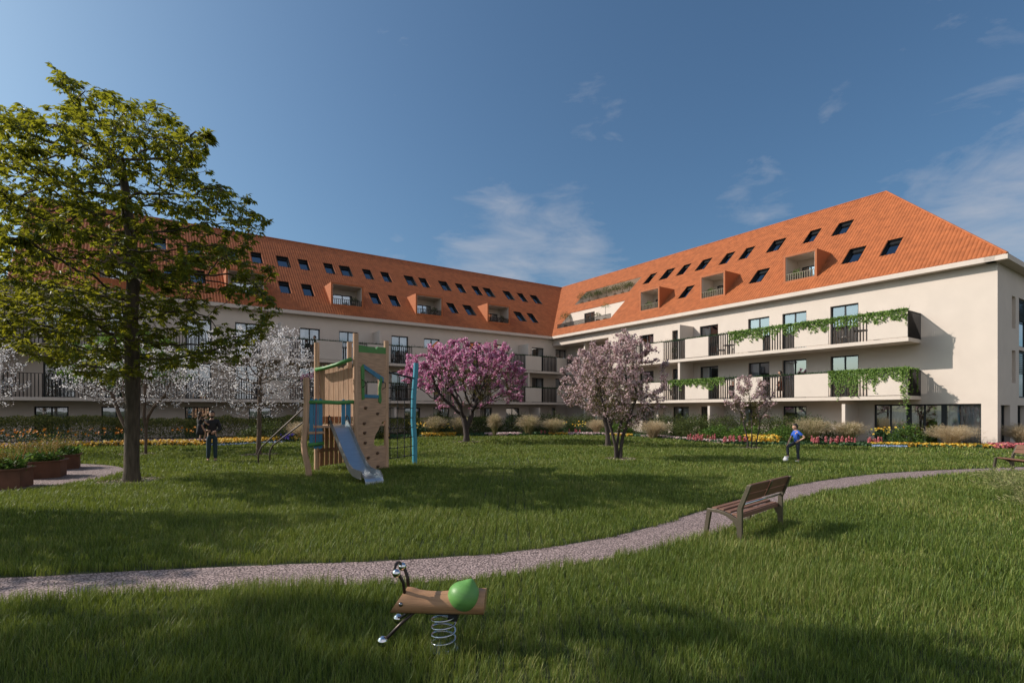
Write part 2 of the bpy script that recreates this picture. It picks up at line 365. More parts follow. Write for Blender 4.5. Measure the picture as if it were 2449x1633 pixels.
for z0, z1 in ((6.55, 7.7), (3.8, 4.96)):
    for k in range(11): lv.bar(FE(3.75, -.03, z0+.1*k), FE(7.2, -.03, z0+.1*k), .10, .02)
lv.build('louvre', m_dark, bld)
# wide mullions of the big ground-floor glazing
mu = MB()
for a, b in ((30.37, 30.55), (31.87, 32.08)): mu.fbox(FR, a, b, -.21, -.10, .02, 2.13)
mu.build('mullion', m_dark, bld)
# rooms behind the glass: back wall, ceilings and floors
rm = MB()
for f, a, b, dd in ((FR, 0, TR-.3, -4.6), (FL, -1.9, SLW-.3, -2.8)):
    rm.quad(f(a, dd, ZB), f(b, dd, ZB), f(b, dd, 8.9), f(a, dd, 8.9))
    for z in (2.3, 5.3, 8.3): rm.fbox(f, a+8.0 if f is FR else a+2.5, b, dd, -.42, z, z+.2)
    for k in range(1, 8):
        x = a+(b-a)*k/8
        if f is FR and x < 8: continue
        rm.fbox(f, x-.08, x+.08, dd, -.42, ZB, 8.3)
rm.fbox(FR, 0.1, 8, -4.5, -2.4, 5.1, 5.3); rm.fbox(FR, .1, 8, -4.5, -2.4, 2.2, 2.4)
rm.build('room_wall', m_room, bld, fix=False)
# eaves
ev = MB()
ev.fbox(FR, 0, TR, .002, .47, 8.96, 9.21); ev.fbox(FL, .47, SLW, .002, .47, 8.96, 9.21); ev.fbox(FE, -.47, 15.2, .002, .47, 8.96, 9.21)
ev.fbox(FE, -.47, -.002, -.4, .002, 8.96, 9.21)
ev.build('eave', m_wall, bld, bevel=.01)

# ---------------------------------------------------------------- roof
NORMH = 1/math.sqrt(1+SLO*SLO)
def roofP(f, out):
    def P(t, q, h=0.0):
        p = f(t, OV-q, EZ+SLO*q); return p+out*(SLO*NORMH*h)+Vector((0, 0, NORMH*h))
    return P
PR = roofP(FR, -V_); PL = roofP(FL, -U); PE = roofP(FE, -U)
sk_r = [(x, 5.12) for x in (8.56, 10.55, 12.4, 14.35, 16.56, 18.25, 20.57, 23.15, 25.2)]+[(x, 2.2) for x in (14.8, 21.0, 27.09, 29.08)]
sk_l = [(x, 5.06) for x in (-1.4, .45, 2.25, 4.73, 6.14, 8.06, 9.83, 12.0, 13.48, 15.84, 17.59, 19.54, 20.99, 23.05, 24.72, 26.65, 28.4, 31.0, 33.1, 35.2)]+[(x, 2.2) for x in (1.19, 2.8, 8.76, 10.5, 16.2, 17.9, 23.4, 25.15, 31.0, 32.6)]
dm_r = [(11.1, 13.2), (17.05, 19.15), (23.4, 25.5)]
dm_l = [(4.95, 7.5), (12.2, 14.8), (19.4, 22.0), (26.7, 29.3), (34.0, 36.5)]
te_r = [(-.75, 7.05, 4.0, 5.72), (.05, 7.65, .95, 2.84)]
def hole(c): return (c[0]-.43, c[0]+.43, c[1]-.6, c[1]+.6)
def roof_sheet(mb, P, t0, t1, qlo, qhi, holes, pitch=.19, amp=.030):
    n = int(round((t1-t0)/pitch)); prof = [(0, 0), (.22, .75), (.5, 1), (.78, .75), (1, 0)]
    for i in range(n):
        a = t0+(t1-t0)*i/n; b = t0+(t1-t0)*(i+1)/n; c = (a+b)/2
        hs = sorted([(h[2], h[3]) for h in holes if h[0] <= c < h[1]]); cuts = [None]+[x for h in hs for x in h]+[None]
        for k in range(0, len(cuts)-1, 2):
            vs = []
            for (x, y) in prof:
                t = a+(b-a)*x; lo, hi = qlo(t), qhi(t)
                q0 = lo if cuts[k] is None else min(max(cuts[k], lo), hi); q1 = hi if cuts[k+1] is None else max(min(cuts[k+1], hi), lo)
                h = amp*y
                vs += [P(t, q0, h), P(t, max(q1, q0), h)]
            mb.add(vs, [(2*j, 2*j+2, 2*j+3, 2*j+1) for j in range(4)])
rf = MB()
roof_sheet(rf, PR, OV-7.8, TR+OV, lambda t: max(0, OV-t), lambda t: max(0, min(7.8, TR+OV-t)), [hole(c) for c in sk_r]+[(a+.12, b-.12, .93, 2.78) for a, b in dm_r]+te_r)
roof_sheet(rf, PL, OV-7.8, SLE+.3, lambda t: max(0, OV-t), lambda t: 7.8, [hole(c) for c in sk_l]+[(a+.12, b-.12, .93, 2.78) for a, b in dm_l])
roof_sheet(rf, PE, -OV, 15.15, lambda t: 0, lambda t: max(0, min(7.8, t+OV, 15.15-t)), [])
rz = EZ+SLO*7.8
rf.quad(FR(-15.15, -15.15, EZ), FR(TR+OV, -15.15, EZ), FR(TR+OV-7.8, OV-7.8, rz), FR(OV-7.8, OV-7.8, rz))
rf.quad(FL(-15.15, -15.15, EZ), FL(SLE+.3, -15.15, EZ), FL(SLE+.3, OV-7.8, rz), FL(OV-7.8, OV-7.8, rz))
rf.tube([PR(OV-7.8, 7.8, .02), PR(TR+OV-7.8, 7.8, .02)], .06, 6); rf.tube([PL(OV-7.8, 7.8, .02), PL(SLE+.3, 7.8, .02)], .06, 6)
rf.tube([PR(TR+OV, 0, .02), PR(TR+OV-7.8, 7.8, .02)], .06, 6)
rf.build('roof', m_roof, bld, fix=False)
# two dark recess linings would be pattern; each skylight is a part with its pane
def skylight(P, c):
    a, b, q0, q1 = hole(c); k = MB()
    for (p, q) in (((a, q0), (a, q1)), ((b, q0), (b, q1)), ((a, q0), (b, q0)), ((a, q1), (b, q1))):
        k.quad(P(p[0], p[1], .03), P(q[0], q[1], .03), P(q[0], q[1], -.24), P(p[0], p[1], -.24))
    fb = lambda x, d, z: P(x, d, z)
    k.fbox(fb, a, a+.07, q0, q1, -.24, -.17); k.fbox(fb, b-.07, b, q0, q1, -.24, -.17); k.fbox(fb, a+.07, b-.07, q0, q0+.07, -.24, -.17); k.fbox(fb, a+.07, b-.07, q1-.16, q1, -.24, -.15)
    o = k.build('skylight', m_dark, bld)
    g = MB(); g.fbox(fb, a+.05, b-.05, q0+.05, q1-.1, -.215, -.205); g.build('pane', m_sky_glass, o)
for c in sk_r: skylight(PR, c)
for c in sk_l: skylight(PL, c)
def railing_mb(f, a0, a1, d, z0, z1, pitch=.16, w=.036, dep=.06, top=True):
    k = MB(); n = max(2, int(round((a1-a0)/pitch)))
    for i in range(n+1):
        x = a0+(a1-a0)*i/n; k.fbox(f, x-w/2, x+w/2, d-dep/2, d+dep/2, z0, z1)
    if top: k.fbox(f, a0, a1, d-.03, d+.03, z1, z1+.03)
    return k
def dormer(f, a, b):
    zb = EZ+SLO*.92; zt = 11.9; D0 = -.47; th = .13
    k = MB(); k.fbox(f, a, a+th, D0, -2.5, zb-.12, zt); k.fbox(f, b-th, b, D0, -2.5, zb-.12, zt); k.fbox(f, a+th, b-th, D0+.002, -2.5, zt-th, zt-.002); k.fbox(f, a+th, b-th, D0+.002, D0-.15, zb-.12, zb+.14)
    o = k.build('dormer', m_orange, bld)
    l = MB(); l.fbox(f, a+th+.002, a+th+.03, D0-.04, -2.4, zb+.1, zt-th-.003); l.fbox(f, b-th-.03, b-th-.002, D0-.04, -2.4, zb+.1, zt-th-.003)
    l.fbox(f, a+th+.03, b-th-.03, D0-.04, -2.4, zt-th-.033, zt-th-.003); l.fbox(f, a+th+.03, b-th-.03, D0-.16, -2.4, zb+.05, zb+.1)
    w0 = a+.45; w1 = b-.55; facade(l, f, a+th+.03, b-th-.03, zb+.1, zt-th-.03, [(w0, w1, zb+.1, zt-.62)], d=-1.95, rev=.12)
    l.build('loggia_lining', m_wall, o, fix=False)
    w = MB(); t = .06
    w.fbox(f, w0, w1, -2.07, -2.0, zt-.62-t, zt-.62); w.fbox(f, w0, w0+t, -2.07, -2.0, zb+.1, zt-.62-t); w.fbox(f, w1-t, w1, -2.07, -2.0, zb+.1, zt-.62-t); w.fbox(f, (w0+w1)/2-.03, (w0+w1)/2+.03, -2.07, -2.01, zb+.1, zt-.62-t)
    w.build('door_frame', m_dark, o)
    g = MB(); g.fbox(f, w0, w1, -2.045, -2.035, zb+.1, zt-.64); g.build('pane', m_glass, o)
    railing_mb(f, a+th+.03, b-th-.03, D0-.06, zb+.14, zb+.56, .15).build('railing', m_bronze if f is FL else m_bframe, o)
for a, b in dm_r: dormer(FR, a, b)
for a, b in dm_l: dormer(FL, a, b)
# roof terraces cut into the right wing
for i, (a, b, q0, q1) in enumerate(te_r):
    zf = EZ+SLO*q0; zt = EZ+SLO*q1; back = OV-q1-(1.6 if i == 0 else .0); k = MB()
    if i == 0: facade(k, FR, a, b, zf, zt, [], d=back); k.quad(FR(a, OV-q1, zt), FR(b, OV-q1, zt), FR(b, back, zt), FR(a, back, zt))
    else: facade(k, FR, a, b, zf, zt-.01, [(2.1, 3.62, zf, 11.56)], d=back, rev=.15)
    for x in (a, b): k.add([FR(x, OV-q0, zf), FR(x, back, zf), FR(x, back, zt), FR(x, OV-q1, zt)], [(0, 1, 2, 3)])
    k.quad(FR(a, OV-q0, zf), FR(b, OV-q0, zf), FR(b, back, zf), FR(a, back, zf))
    o = k.build('roof_terrace', m_wall, bld, fix=False)
    if i == 1:
        railing_mb(FR, a+.05, b-.05, OV-q0-.08, zf, zf+.42, .14).build('railing', m_bronze, o)
        window(FR, 2.1, 3.62, zf+.02, 11.56, d=back, rev=.15, curtain='none')

# ---------------------------------------------------------------- balconies
def balcony(f, runs, a0, a1, d0, d1, zs, zp, endrail=None):
    k = MB(); k.fbox(f, a0, a1, d0, d1, zs-.2, zs)
    o = k.build('balcony', m_wall, bld, bevel=.008)
    for kind, x0, x1 in runs:
        if kind == 'p':
            p = MB(); p.fbox(f, x0+.03, x1-.03, d1-.03, d1+.035, zs+.03, zp); p.build('parapet_panel', m_wall, o, bevel=.006)
        else: railing_mb(f, x0+.06, x1-.06, d1-.055, zs, zp-.03, .165, .036, .085).build('railing', m_bronze, o)
    if endrail is not None:
        e = MB(); n = 14
        for i in range(n+1):
            d = d0+.03+(d1-d0-.1)*i/n; e.fbox(f, endrail-.03, endrail+.03, d-.012, d+.012, zs-.02, zp-.03)
        e.fbox(f, endrail-.03, endrail+.03, d0+.01, d1-.04, zp-.03, zp)
        e.build('railing', m_bronze, o)
    return o
rr = [('p', 29.15, 31.03), ('r', 27.25, 29.15), ('p', 25.2, 27.2), ('r', 23.27, 25.2), ('p', 21.27, 23.27), ('r', 19.32, 21.27), ('p', 17.33, 19.32), ('r', 15.41, 17.33), ('p', 13.37, 15.41), ('r', 11.43, 13.37), ('p', 9.6, 11.43), ('r', 7.95, 9.6)]
bl = [.87, 2.72, 4.65, 6.54, 8.45, 10.4, 12.3, 14.13, 16.09, 17.92, 19.84, 21.75, 23.69, 25.51, 27.4, 29.3, 31.3, 33.2, 35.1, 37.0, 38.6, 40.5, 42.4, 44.3, 46.2]
lr = [('p', -.42, .87)]
for i in range(len(bl)-1): lr.append((('r', 'p')[i % 2] if bl[i] < 29 or bl[i] > 38 else 'r', bl[i], bl[i+1]))
cr = [('r', 1.75, 3.05), ('p', 3.05, 5.05), ('r', 5.05, 6.6), ('p', 6.6, 7.9)]
for zs, zp in ((5.56, 6.95), (2.56, 3.93)):
    balcony(FR, rr, 7.9, 31.03, .002, 1.68, zs, zp, endrail=31.0)
    balcony(FL, lr, -.40, 46.2, .002, 1.68, zs, zp)
    balcony(FR, cr, 1.69, 7.88, -1.89, -.40, zs, zp)
def partition(f, a, d1, z0, z1, d0=.002):
    k = MB(); k.fbox(f, a-.09, a+.09, d0, d1, z0, z1); k.build('partition_wall', m_wall, bld, bevel=.008)
for a in (16.73,): partition(FR, a, 1.60, 5.56, 8.1); partition(FR, a, 1.60, 2.56, 5.36)
partition(FR, 19.3, 1.68, ZB, 2.1); partition(FR, 27.95, 1.68, ZB, 2.15); partition(FR, 13.9, .6, ZB, 2.1); partition(FR, 8.0, 1.6, ZB, 2.3)
lw = MB(); lw.fbox(FR, 26.2, 27.86, 1.5, 1.66, ZB, .95); lw.build('garden_wall', m_wall, bld, bevel=.008)
for z0, z1 in ((5.56, 8.3), (2.56, 5.36), (ZB, 2.36)): partition(FR, 4.25, -.45, z0, z1, -1.895)
for a in (4.17, 11.43, 18.72, 26.0, 33.3, 40.6):
    partition(FL, a, 1.60, 5.56, 8.1); partition(FL, a, 1.60, 2.56, 5.36)
for a in (2.9, 10.2, 17.5, 24.7): partition(FL, a-.0, 1.6, ZB, 2.05)
# ---------------------------------------------------------------- ground
def groundmat(name, c1, c2, scale, bump):
    return mat(name, c1, .95, .3, scale, bump, scale*4, col2=c2)
m_lawn = groundmat('lawn_ground', (.028, .042, .010), (.05, .06, .02), 1.5, .4)
def gravel(name):
    m = bpy.data.materials.new(name); m.use_nodes = True; nt = m.node_tree; b = nt.nodes['Principled BSDF']; b.inputs['Roughness'].default_value = .9
    tc = nt.nodes.new('ShaderNodeTexCoord'); v = nt.nodes.new('ShaderNodeTexVoronoi'); v.inputs['Scale'].default_value = 34
    v2 = nt.nodes.new('ShaderNodeTexVoronoi'); v2.inputs['Scale'].default_value = 27; v2.feature = 'DISTANCE_TO_EDGE'
    n = nt.nodes.new('ShaderNodeTexNoise'); n.inputs['Scale'].default_value = 1.2; n.inputs['Detail'].default_value = 5
    nd = nt.nodes.new('ShaderNodeTexNoise'); nd.inputs['Scale'].default_value = 9
    mxv = nt.nodes.new('ShaderNodeMixRGB'); mxv.inputs[0].default_value = .05
    nt.links.new(tc.outputs['Object'], nd.inputs['Vector']); nt.links.new(tc.outputs['Object'], mxv.inputs[1]); nt.links.new(nd.outputs['Color'], mxv.inputs[2])
    for x in (v, v2): nt.links.new(mxv.outputs[0], x.inputs['Vector'])
    nt.links.new(tc.outputs['Object'], n.inputs['Vector'])
    r = nt.nodes.new('ShaderNodeValToRGB'); r.color_ramp.elements[0].color = (.23, .168, .158, 1); r.color_ramp.elements[1].color = (.50, .38, .362, 1)
    sp = nt.nodes.new('ShaderNodeSeparateXYZ'); nt.links.new(v.outputs['Color'], sp.inputs[0])
    ad = nt.nodes.new('ShaderNodeMath'); ad.operation = 'MULTIPLY_ADD'; ad.inputs[1].default_value = .7; nt.links.new(sp.outputs[0], ad.inputs[0])
    m2 = nt.nodes.new('ShaderNodeMath'); m2.operation = 'MULTIPLY'; m2.inputs[1].default_value = .4; nt.links.new(n.outputs['Fac'], m2.inputs[0]); nt.links.new(m2.outputs[0], ad.inputs[2])
    nt.links.new(ad.outputs[0], r.inputs['Fac'])
    r2 = nt.nodes.new('ShaderNodeValToRGB'); r2.color_ramp.elements[0].color = (.16, .14, .14, 1); r2.color_ramp.elements[1].position = .16; nt.links.new(v2.outputs['Distance'], r2.inputs['Fac'])
    mu = nt.nodes.new('ShaderNodeMixRGB'); mu.blend_type = 'MULTIPLY'; mu.inputs[0].default_value = 1; nt.links.new(r.outputs[0], mu.inputs[1]); nt.links.new(r2.outputs[0], mu.inputs[2])
    nt.links.new(mu.outputs[0], b.inputs['Base Color'])
    bp = nt.nodes.new('ShaderNodeBump'); bp.inputs['Strength'].default_value = .8; bp.inputs['Distance'].default_value = .012
    nt.links.new(r2.outputs[0], bp.inputs['Height']); nt.links.new(bp.outputs[0], b.inputs['Normal'])
    return m
m_gravel = gravel('gravel')
g = MB(); g.quad((-900, -900, 0), (900, -900, 0), (900, 900, 0), (-900, 900, 0)); tag(g.build('lawn', m_lawn, fix=False), 'green lawn in front of the apartment building', 'lawn', kind='structure')

def smooth(pts, n=8):
    out = []
    P = [Vector((*p, 0)) for p in pts]
    for i in range(len(P)-1):
        p0, p1, p2, p3 = P[max(i-1, 0)], P[i], P[i+1], P[min(i+2, len(P)-1)]
        for k in range(n):
            t = k/n; out.append(.5*((2*p1)+(p2-p0)*t+(2*p0-5*p1+4*p2-p3)*t*t+(3*p1-p0-3*p2+p3)*t**3))
    out.append(P[-1]); return [(p.x, p.y) for p in out]
far = smooth([(-16, 4.3), (-9, 5.2), (-5.49, 5.65), (-4.26, 5.89), (-2.72, 6.14), (-1.24, 6.35), (.25, 6.81), (1.76, 7.78), (3.75, 9.77), (6.32, 12.25), (10.03, 14.73), (14.96, 16.4), (24, 18.2), (40, 20)])
near = smooth([(-16, 3.4), (-9, 4.3), (-4.78, 4.92), (-3.76, 5.17), (-2.38, 5.36), (-1.25, 5.47), (-.35, 5.64), (.62, 6.09), (1.81, 6.8), (2.95, 7.7), (4.03, 8.85), (5.57, 10.5), (7.13, 11.75), (10.08, 13.6), (14.21, 15.3), (24, 17), (40, 18.7)])
def sheet(name, poly, z, m, label, cat):
    bm = bmesh.new(); vs = [bm.verts.new((x, y, z)) for x, y in poly]; f = bm.faces.new(vs); bmesh.ops.triangulate(bm, faces=[f]); bmesh.ops.recalc_face_normals(bm, faces=bm.faces)
    for f in bm.faces:
        if f.normal.z < 0: f.normal_flip()
    me = bpy.data.meshes.new(name); bm.to_mesh(me); bm.free()
    return tag(link(name, me, m), label, cat, kind='structure')
path_poly = far+near[::-1]
sheet('path', path_poly, .004, m_gravel, 'curving pinkish gravel path across the lawn', 'path')
pad_poly = [(-15.4+4.62*math.cos(t), 13.15+4.62*math.sin(t)) for t in [2*PI*k/72 for k in range(72)]]
sheet('gravel_pad', pad_poly, .006, m_gravel, 'round gravel terrace under the rust brown planters', 'terrace')
bed_edge = smooth([(-44, 14), (-32, 19.5), (-26, 22.5), (-20.5, 25.6), (-17.5, 26.7), (-14.94, 26.6), (-13.2, 28.7), (-12.0, 31.0), (-6.87, 34.6), (-.81, 37), (3.3, 37.8), (7.4, 36.4), (10.0, 32.1), (11.6, 27.6), (13.6, 27.0), (15.87, 26.9), (17.69, 25.9), (19.37, 25.3), (22.32, 24.3), (24.1, 24.2), (28, 24.6), (34, 28)], 6)
bed_poly = bed_edge+[(40, 40), (24.5, 26.4), (4.6, 54.5), (-30, 31), (-42, 24)]
sheet('flower_bed_soil', bed_poly, .004, m_soil, 'dark soil of the planting bed along the building', 'flower bed')

def inpoly(X, Y, poly):
    P = np.array(poly); r = np.zeros(X.shape, bool); j = len(P)-1
    for i in range(len(P)):
        c = ((P[i, 1] > Y) != (P[j, 1] > Y)) & (X < (P[j, 0]-P[i, 0])*(Y-P[i, 1])/(P[j, 1]-P[i, 1]+1e-12)+P[i, 0]); r ^= c; j = i
    return r
def vnoise(X, Y, s, seed=0):
    x = X/s; y = Y/s; xi = np.floor(x).astype(np.int64); yi = np.floor(y).astype(np.int64); fx = x-xi; fy = y-yi
    fx = fx*fx*(3-2*fx); fy = fy*fy*(3-2*fy)
    def h(a, b):
        n = (a*374761393+b*668265263+seed*1274126177) & 0xffffffff; n = ((n ^ (n >> 13))*1274126177) & 0xffffffff; return ((n ^ (n >> 16)) & 0xffff)/65535.
    return (h(xi, yi)*(1-fx)+h(xi+1, yi)*fx)*(1-fy)+(h(xi, yi+1)*(1-fx)+h(xi+1, yi+1)*fx)*fy
mulch = [(-9.6, 13.25, .75), (-10.2, 21.2, .7), (-2.57, 29.8, .8), (3.96, 19.4, .6), (4.82, 26.4, .6), (11.3, 24.9, .6), (-15.3, 21.4, .7)]
# grass: one mass of separate blades, thinner with distance
m_grass = leafmat('grass_blade', [(.034, .066, .012), (.074, .130, .019), (.126, .190, .032), (.205, .258, .052), (.31, .295, .10)], trans=.35, tcol=(.22, .26, .03), rough=.5, patch=.55, pscale=.45, spec=.3)
def grass():
    Vs = []; Fs = []; off = 0
    rings = [(1.2, 2.2, 2600, .0040, 3), (2.2, 4.6, 6200, .0030, 4), (4.6, 7.0, 5200, .0035, 4), (7, 11, 3000, .0052, 3), (11, 17, 1500, .0085, 3), (17, 27, 520, .017, 2), (27, 46, 150, .034, 2)]
    for r0, r1, dens, w, seg in rings:
        th = R_(61); n = int(dens*th*(r1*r1-r0*r0))
        r = np.sqrt(RNG.random(n)*(r1*r1-r0*r0)+r0*r0); a = (RNG.random(n)*2-1)*th
        X = r*np.sin(a); Y = r*np.cos(a)
        # tufts: pull blades a little towards cell centres
        tx, ty = np.round(X/.16)*.16, np.round(Y/.16)*.16; k = .28*(RNG.random(n) < .6); X += (tx+RNG.normal(size=n)*.02-X)*k; Y += (ty+RNG.normal(size=n)*.02-Y)*k
        keep = ~inpoly(X, Y, pad_poly) & ~inpoly(X, Y, bed_poly)
        jx, jy = X+(vnoise(X, Y, .22, 5)-.5)*.16, Y+(vnoise(X, Y, .22, 9)-.5)*.16
        keep &= ~inpoly(jx, jy, path_poly)
        for mx_, my_, mr in mulch: keep &= ((X-mx_)**2+(Y-my_)**2 > (mr*(.75+.5*vnoise(X, Y, .3, 3)))**2) | (RNG.random(n) < .06)
        X, Y = X[keep], Y[keep]; n = len(X)
        hh = (.055+.075*vnoise(X, Y, .5, 1)+.05*vnoise(X, Y, 1.7, 2))*(.55+.75*RNG.random(n))
        tall = RNG.random(n) < .05; hh[tall] *= 1.5
        hh *= .95 if r1 < 5 else .85 if r1 < 12 else .8
        ang = RNG.random(n)*2*PI; D = np.stack([np.cos(ang), np.sin(ang)], 1); S = np.stack([-D[:, 1], D[:, 0]], 1)
        face = RNG.random(n) < .5     # half of the blades show their flat side towards the path
        lean = hh*(.08+.6*RNG.random(n)**1.7)
        lv = []
        for i in range(seg):
            t = i/seg; z = hh*(t*(1.12-.12*t)-.1*t*t); o = lean*t*t; ww = w*(.7+.6*RNG.random(n) if i == 0 else lw_)*1.0
            if i == 0: lw_ = ww/w
            ww = w*lw_*(1-.55*t*t)
            cx, cy = X+D[:, 0]*o, Y+D[:, 1]*o
            lv.append(np.stack([cx+S[:, 0]*ww*.5, cy+S[:, 1]*ww*.5, z], 1)); lv.append(np.stack([cx-S[:, 0]*ww*.5, cy-S[:, 1]*ww*.5, z], 1))
        lv.append(np.stack([X+D[:, 0]*lean, Y+D[:, 1]*lean, hh*.92], 1))
        m = 2*seg+1; V = np.stack(lv, 1).reshape(-1, 3); b = (np.arange(n)*m)[:, None]+off
        for i in range(seg-1): Fs.append((b+np.array([[2*i, 2*i+1, 2*i+3, 2*i+2]])).astype(np.int32))
        Fs.append((b+np.array([[2*seg-2, 2*seg-1, 2*seg]])).astype(np.int32))
        Vs.append(V.astype(np.float32)); off += len(V)
    q = np.concatenate([f for f in Fs if f.shape[1] == 4]); t = np.concatenate([f for f in Fs if f.shape[1] == 3])
    o = npmesh('grass', np.concatenate(Vs), [q, t], m_grass)
    tag(o, 'long green grass blades covering the lawn', 'grass', kind='stuff')
grass()

# ---------------------------------------------------------------- trees
def grow(targets, base, step=.22, kill=.35, infl=3.0, iters=90, wob=.12):
    nodes = [np.array(p, float) for p in base]; par = list(range(-1, len(base)-1)); T = np.array(targets, float)
    best = np.full(len(T), 1e9); bi = np.zeros(len(T), int); done = 0
    for it in range(iters):
        N = np.array(nodes[done:])
        if len(N):
            d = np.linalg.norm(T[:, None]-N[None], axis=2); k = d.argmin(1); dd = d[np.arange(len(T)), k]
            u = dd < best; best[u] = dd[u]; bi[u] = k[u]+done; done = len(nodes)
        alive = best > kill; act = alive & (best < infl)
        if not act.any():
            if not alive.any(): break
            act = alive & (best <= best[alive].min()+.5)
        for i in np.unique(bi[act]):
            v = T[act & (bi == i)]-nodes[i]; v = (v/np.linalg.norm(v, axis=1, keepdims=True)).sum(0); l = np.linalg.norm(v)
            if l < 1e-6: continue
            v = v/l+RNG.normal(size=3)*wob; p = nodes[i]+v/np.linalg.norm(v)*step
            nodes.append(p); par.append(i)
        T = T[alive]; best = best[alive]; bi = bi[alive]
        if len(T) == 0: break
    return np.array(nodes), np.array(par)
def skeleton(nodes, par, tip=.006, expo=2.3, rmax=None, nb=0):
    n = len(nodes); kids = [[] for _ in range(n)]
    for i, p in enumerate(par):
        if p >= 0: kids[p].append(i)
    r = np.zeros(n); order = list(range(n))[::-1]
    for i in order: r[i] = (sum(r[c]**expo for c in kids[i])**(1/expo)) if kids[i] else tip
    if rmax: r = tip+(r-tip)*(rmax-tip)/(r[0]-tip)
    return r, kids
def branch_mesh(nodes, par, r, kids, flare=0, name='trunk', m=None, parent=None, minr=0.0):
    mb = MB()
    def chain(i0, p0):
        stack = [(i0, p0)]
        while stack:
            i, p = stack.pop()
            pts = []; rr = []
            if p is not None: pts.append(nodes[p]); rr.append(min(r[p], r[i]*1.25))
            while True:
                pts.append(nodes[i]); rr.append(r[i])
                if not kids[i]: break
                ks = sorted(kids[i], key=lambda k: -r[k])
                for k in ks[1:]:
                    if r[k] > minr: stack.append((k, i))
                i = ks[0]
                if r[i] < minr: break
            if len(pts) > 1:
                R = max(rr)
                mb.tube(pts, rr, 14 if R > .1 else 8 if R > .04 else 5 if R > .015 else 3, cap=False)
    chain(0, None)
    if flare:
        mb.v = [(x*(1+flare*math.exp(-z/.18)*(1+.35*math.sin(5*math.atan2(y, x)))), y*(1+flare*math.exp(-z/.18)*(1+.35*math.sin(5*math.atan2(y, x)))), z) if z < .9 and abs(x) < .5 and abs(y) < .5 else (x, y, z) for x, y, z in mb.v]
    return mb.build(name, m, parent, smooth=True, fix=False)
def sample(fn, n, lo, hi):
    out = []; lo = np.array(lo); hi = np.array(hi)
    while sum(len(o) for o in out) < n:
        P = RNG.random((n*4, 3))*(hi-lo)+lo; out.append(P[fn(P)])
    return np.concatenate(out)[:n]

# the big tree on the left
sil = [(-2.15, 10.73), (-1.71, 10.34), (-1.16, 10.0), (-.39, 9.95), (-.06, 9.5), (.71, 9.6), (1.26, 9.25), (2.25, 8.55), (2.03, 8.2), (1.53, 8.0), (1.70, 7.65), (2.80, 7.41), (3.44, 6.65), (3.29, 6.1), (2.7, 5.6), (3.51, 5.35), (3.85, 4.1), (3.3, 3.5), (2.63, 2.95), (1.37, 2.85), (.27, 2.6), (-.61, 2.5), (-2.26, 2.95), (-3.36, 3.3), (-4.1, 3.6), (-4.6, 5.0), (-4.4, 7.2), (-4.1, 8.8), (-3.8, 9.6), (-2.7, 9.55), (-2.0, 9.2), (-2.7, 8.9), (-1.75, 8.8), (-1.85, 9.8)]
def in_big(P):
    k = 13.3/(13.3+P[:, 1]); ok = inpoly((P[:, 0]-9.6)*k+9.6, 1.8+(P[:, 2]-1.8)*k, sil) & (P[:, 1] < 1.75)
    wid = 3.5*np.clip(1-((P[:, 2]-5.6)/5.6)**2, .03, 1)**.6
    ok &= (np.abs(P[:, 1]) < wid*np.sqrt(np.clip(1-((P[:, 0]+.4)/4.6)**2, 0, 1)))
    hol = ((P[:, 0]-.55)**2+(P[:, 1]*.25)**2+(P[:, 2]-6.55)**2 < .42**2) | ((P[:, 0]-1.9)**2+(P[:, 2]-6.75)**2 < .38**2) | ((P[:, 0]+3.0)**2+(P[:, 2]-7.9)**2 < .42**2) | ((P[:, 0]-1.7)**2+((P[:, 2]-2.9)*1.5)**2 < .5**2)
    return ok & ~hol & (vnoise(P[:, 0]+P[:, 1]*.4, P[:, 2]*2.4+P[:, 0]*.5, 1.1, 4) > .22)
m_bigleaf = leafmat('tree_leaf', [(.026, .056, .014), (.05, .092, .02), (.085, .124, .024), (.15, .155, .032)], trans=.5, tcol=(.42, .40, .02), rough=.45, patch=.35, pscale=.5, spec=.3)
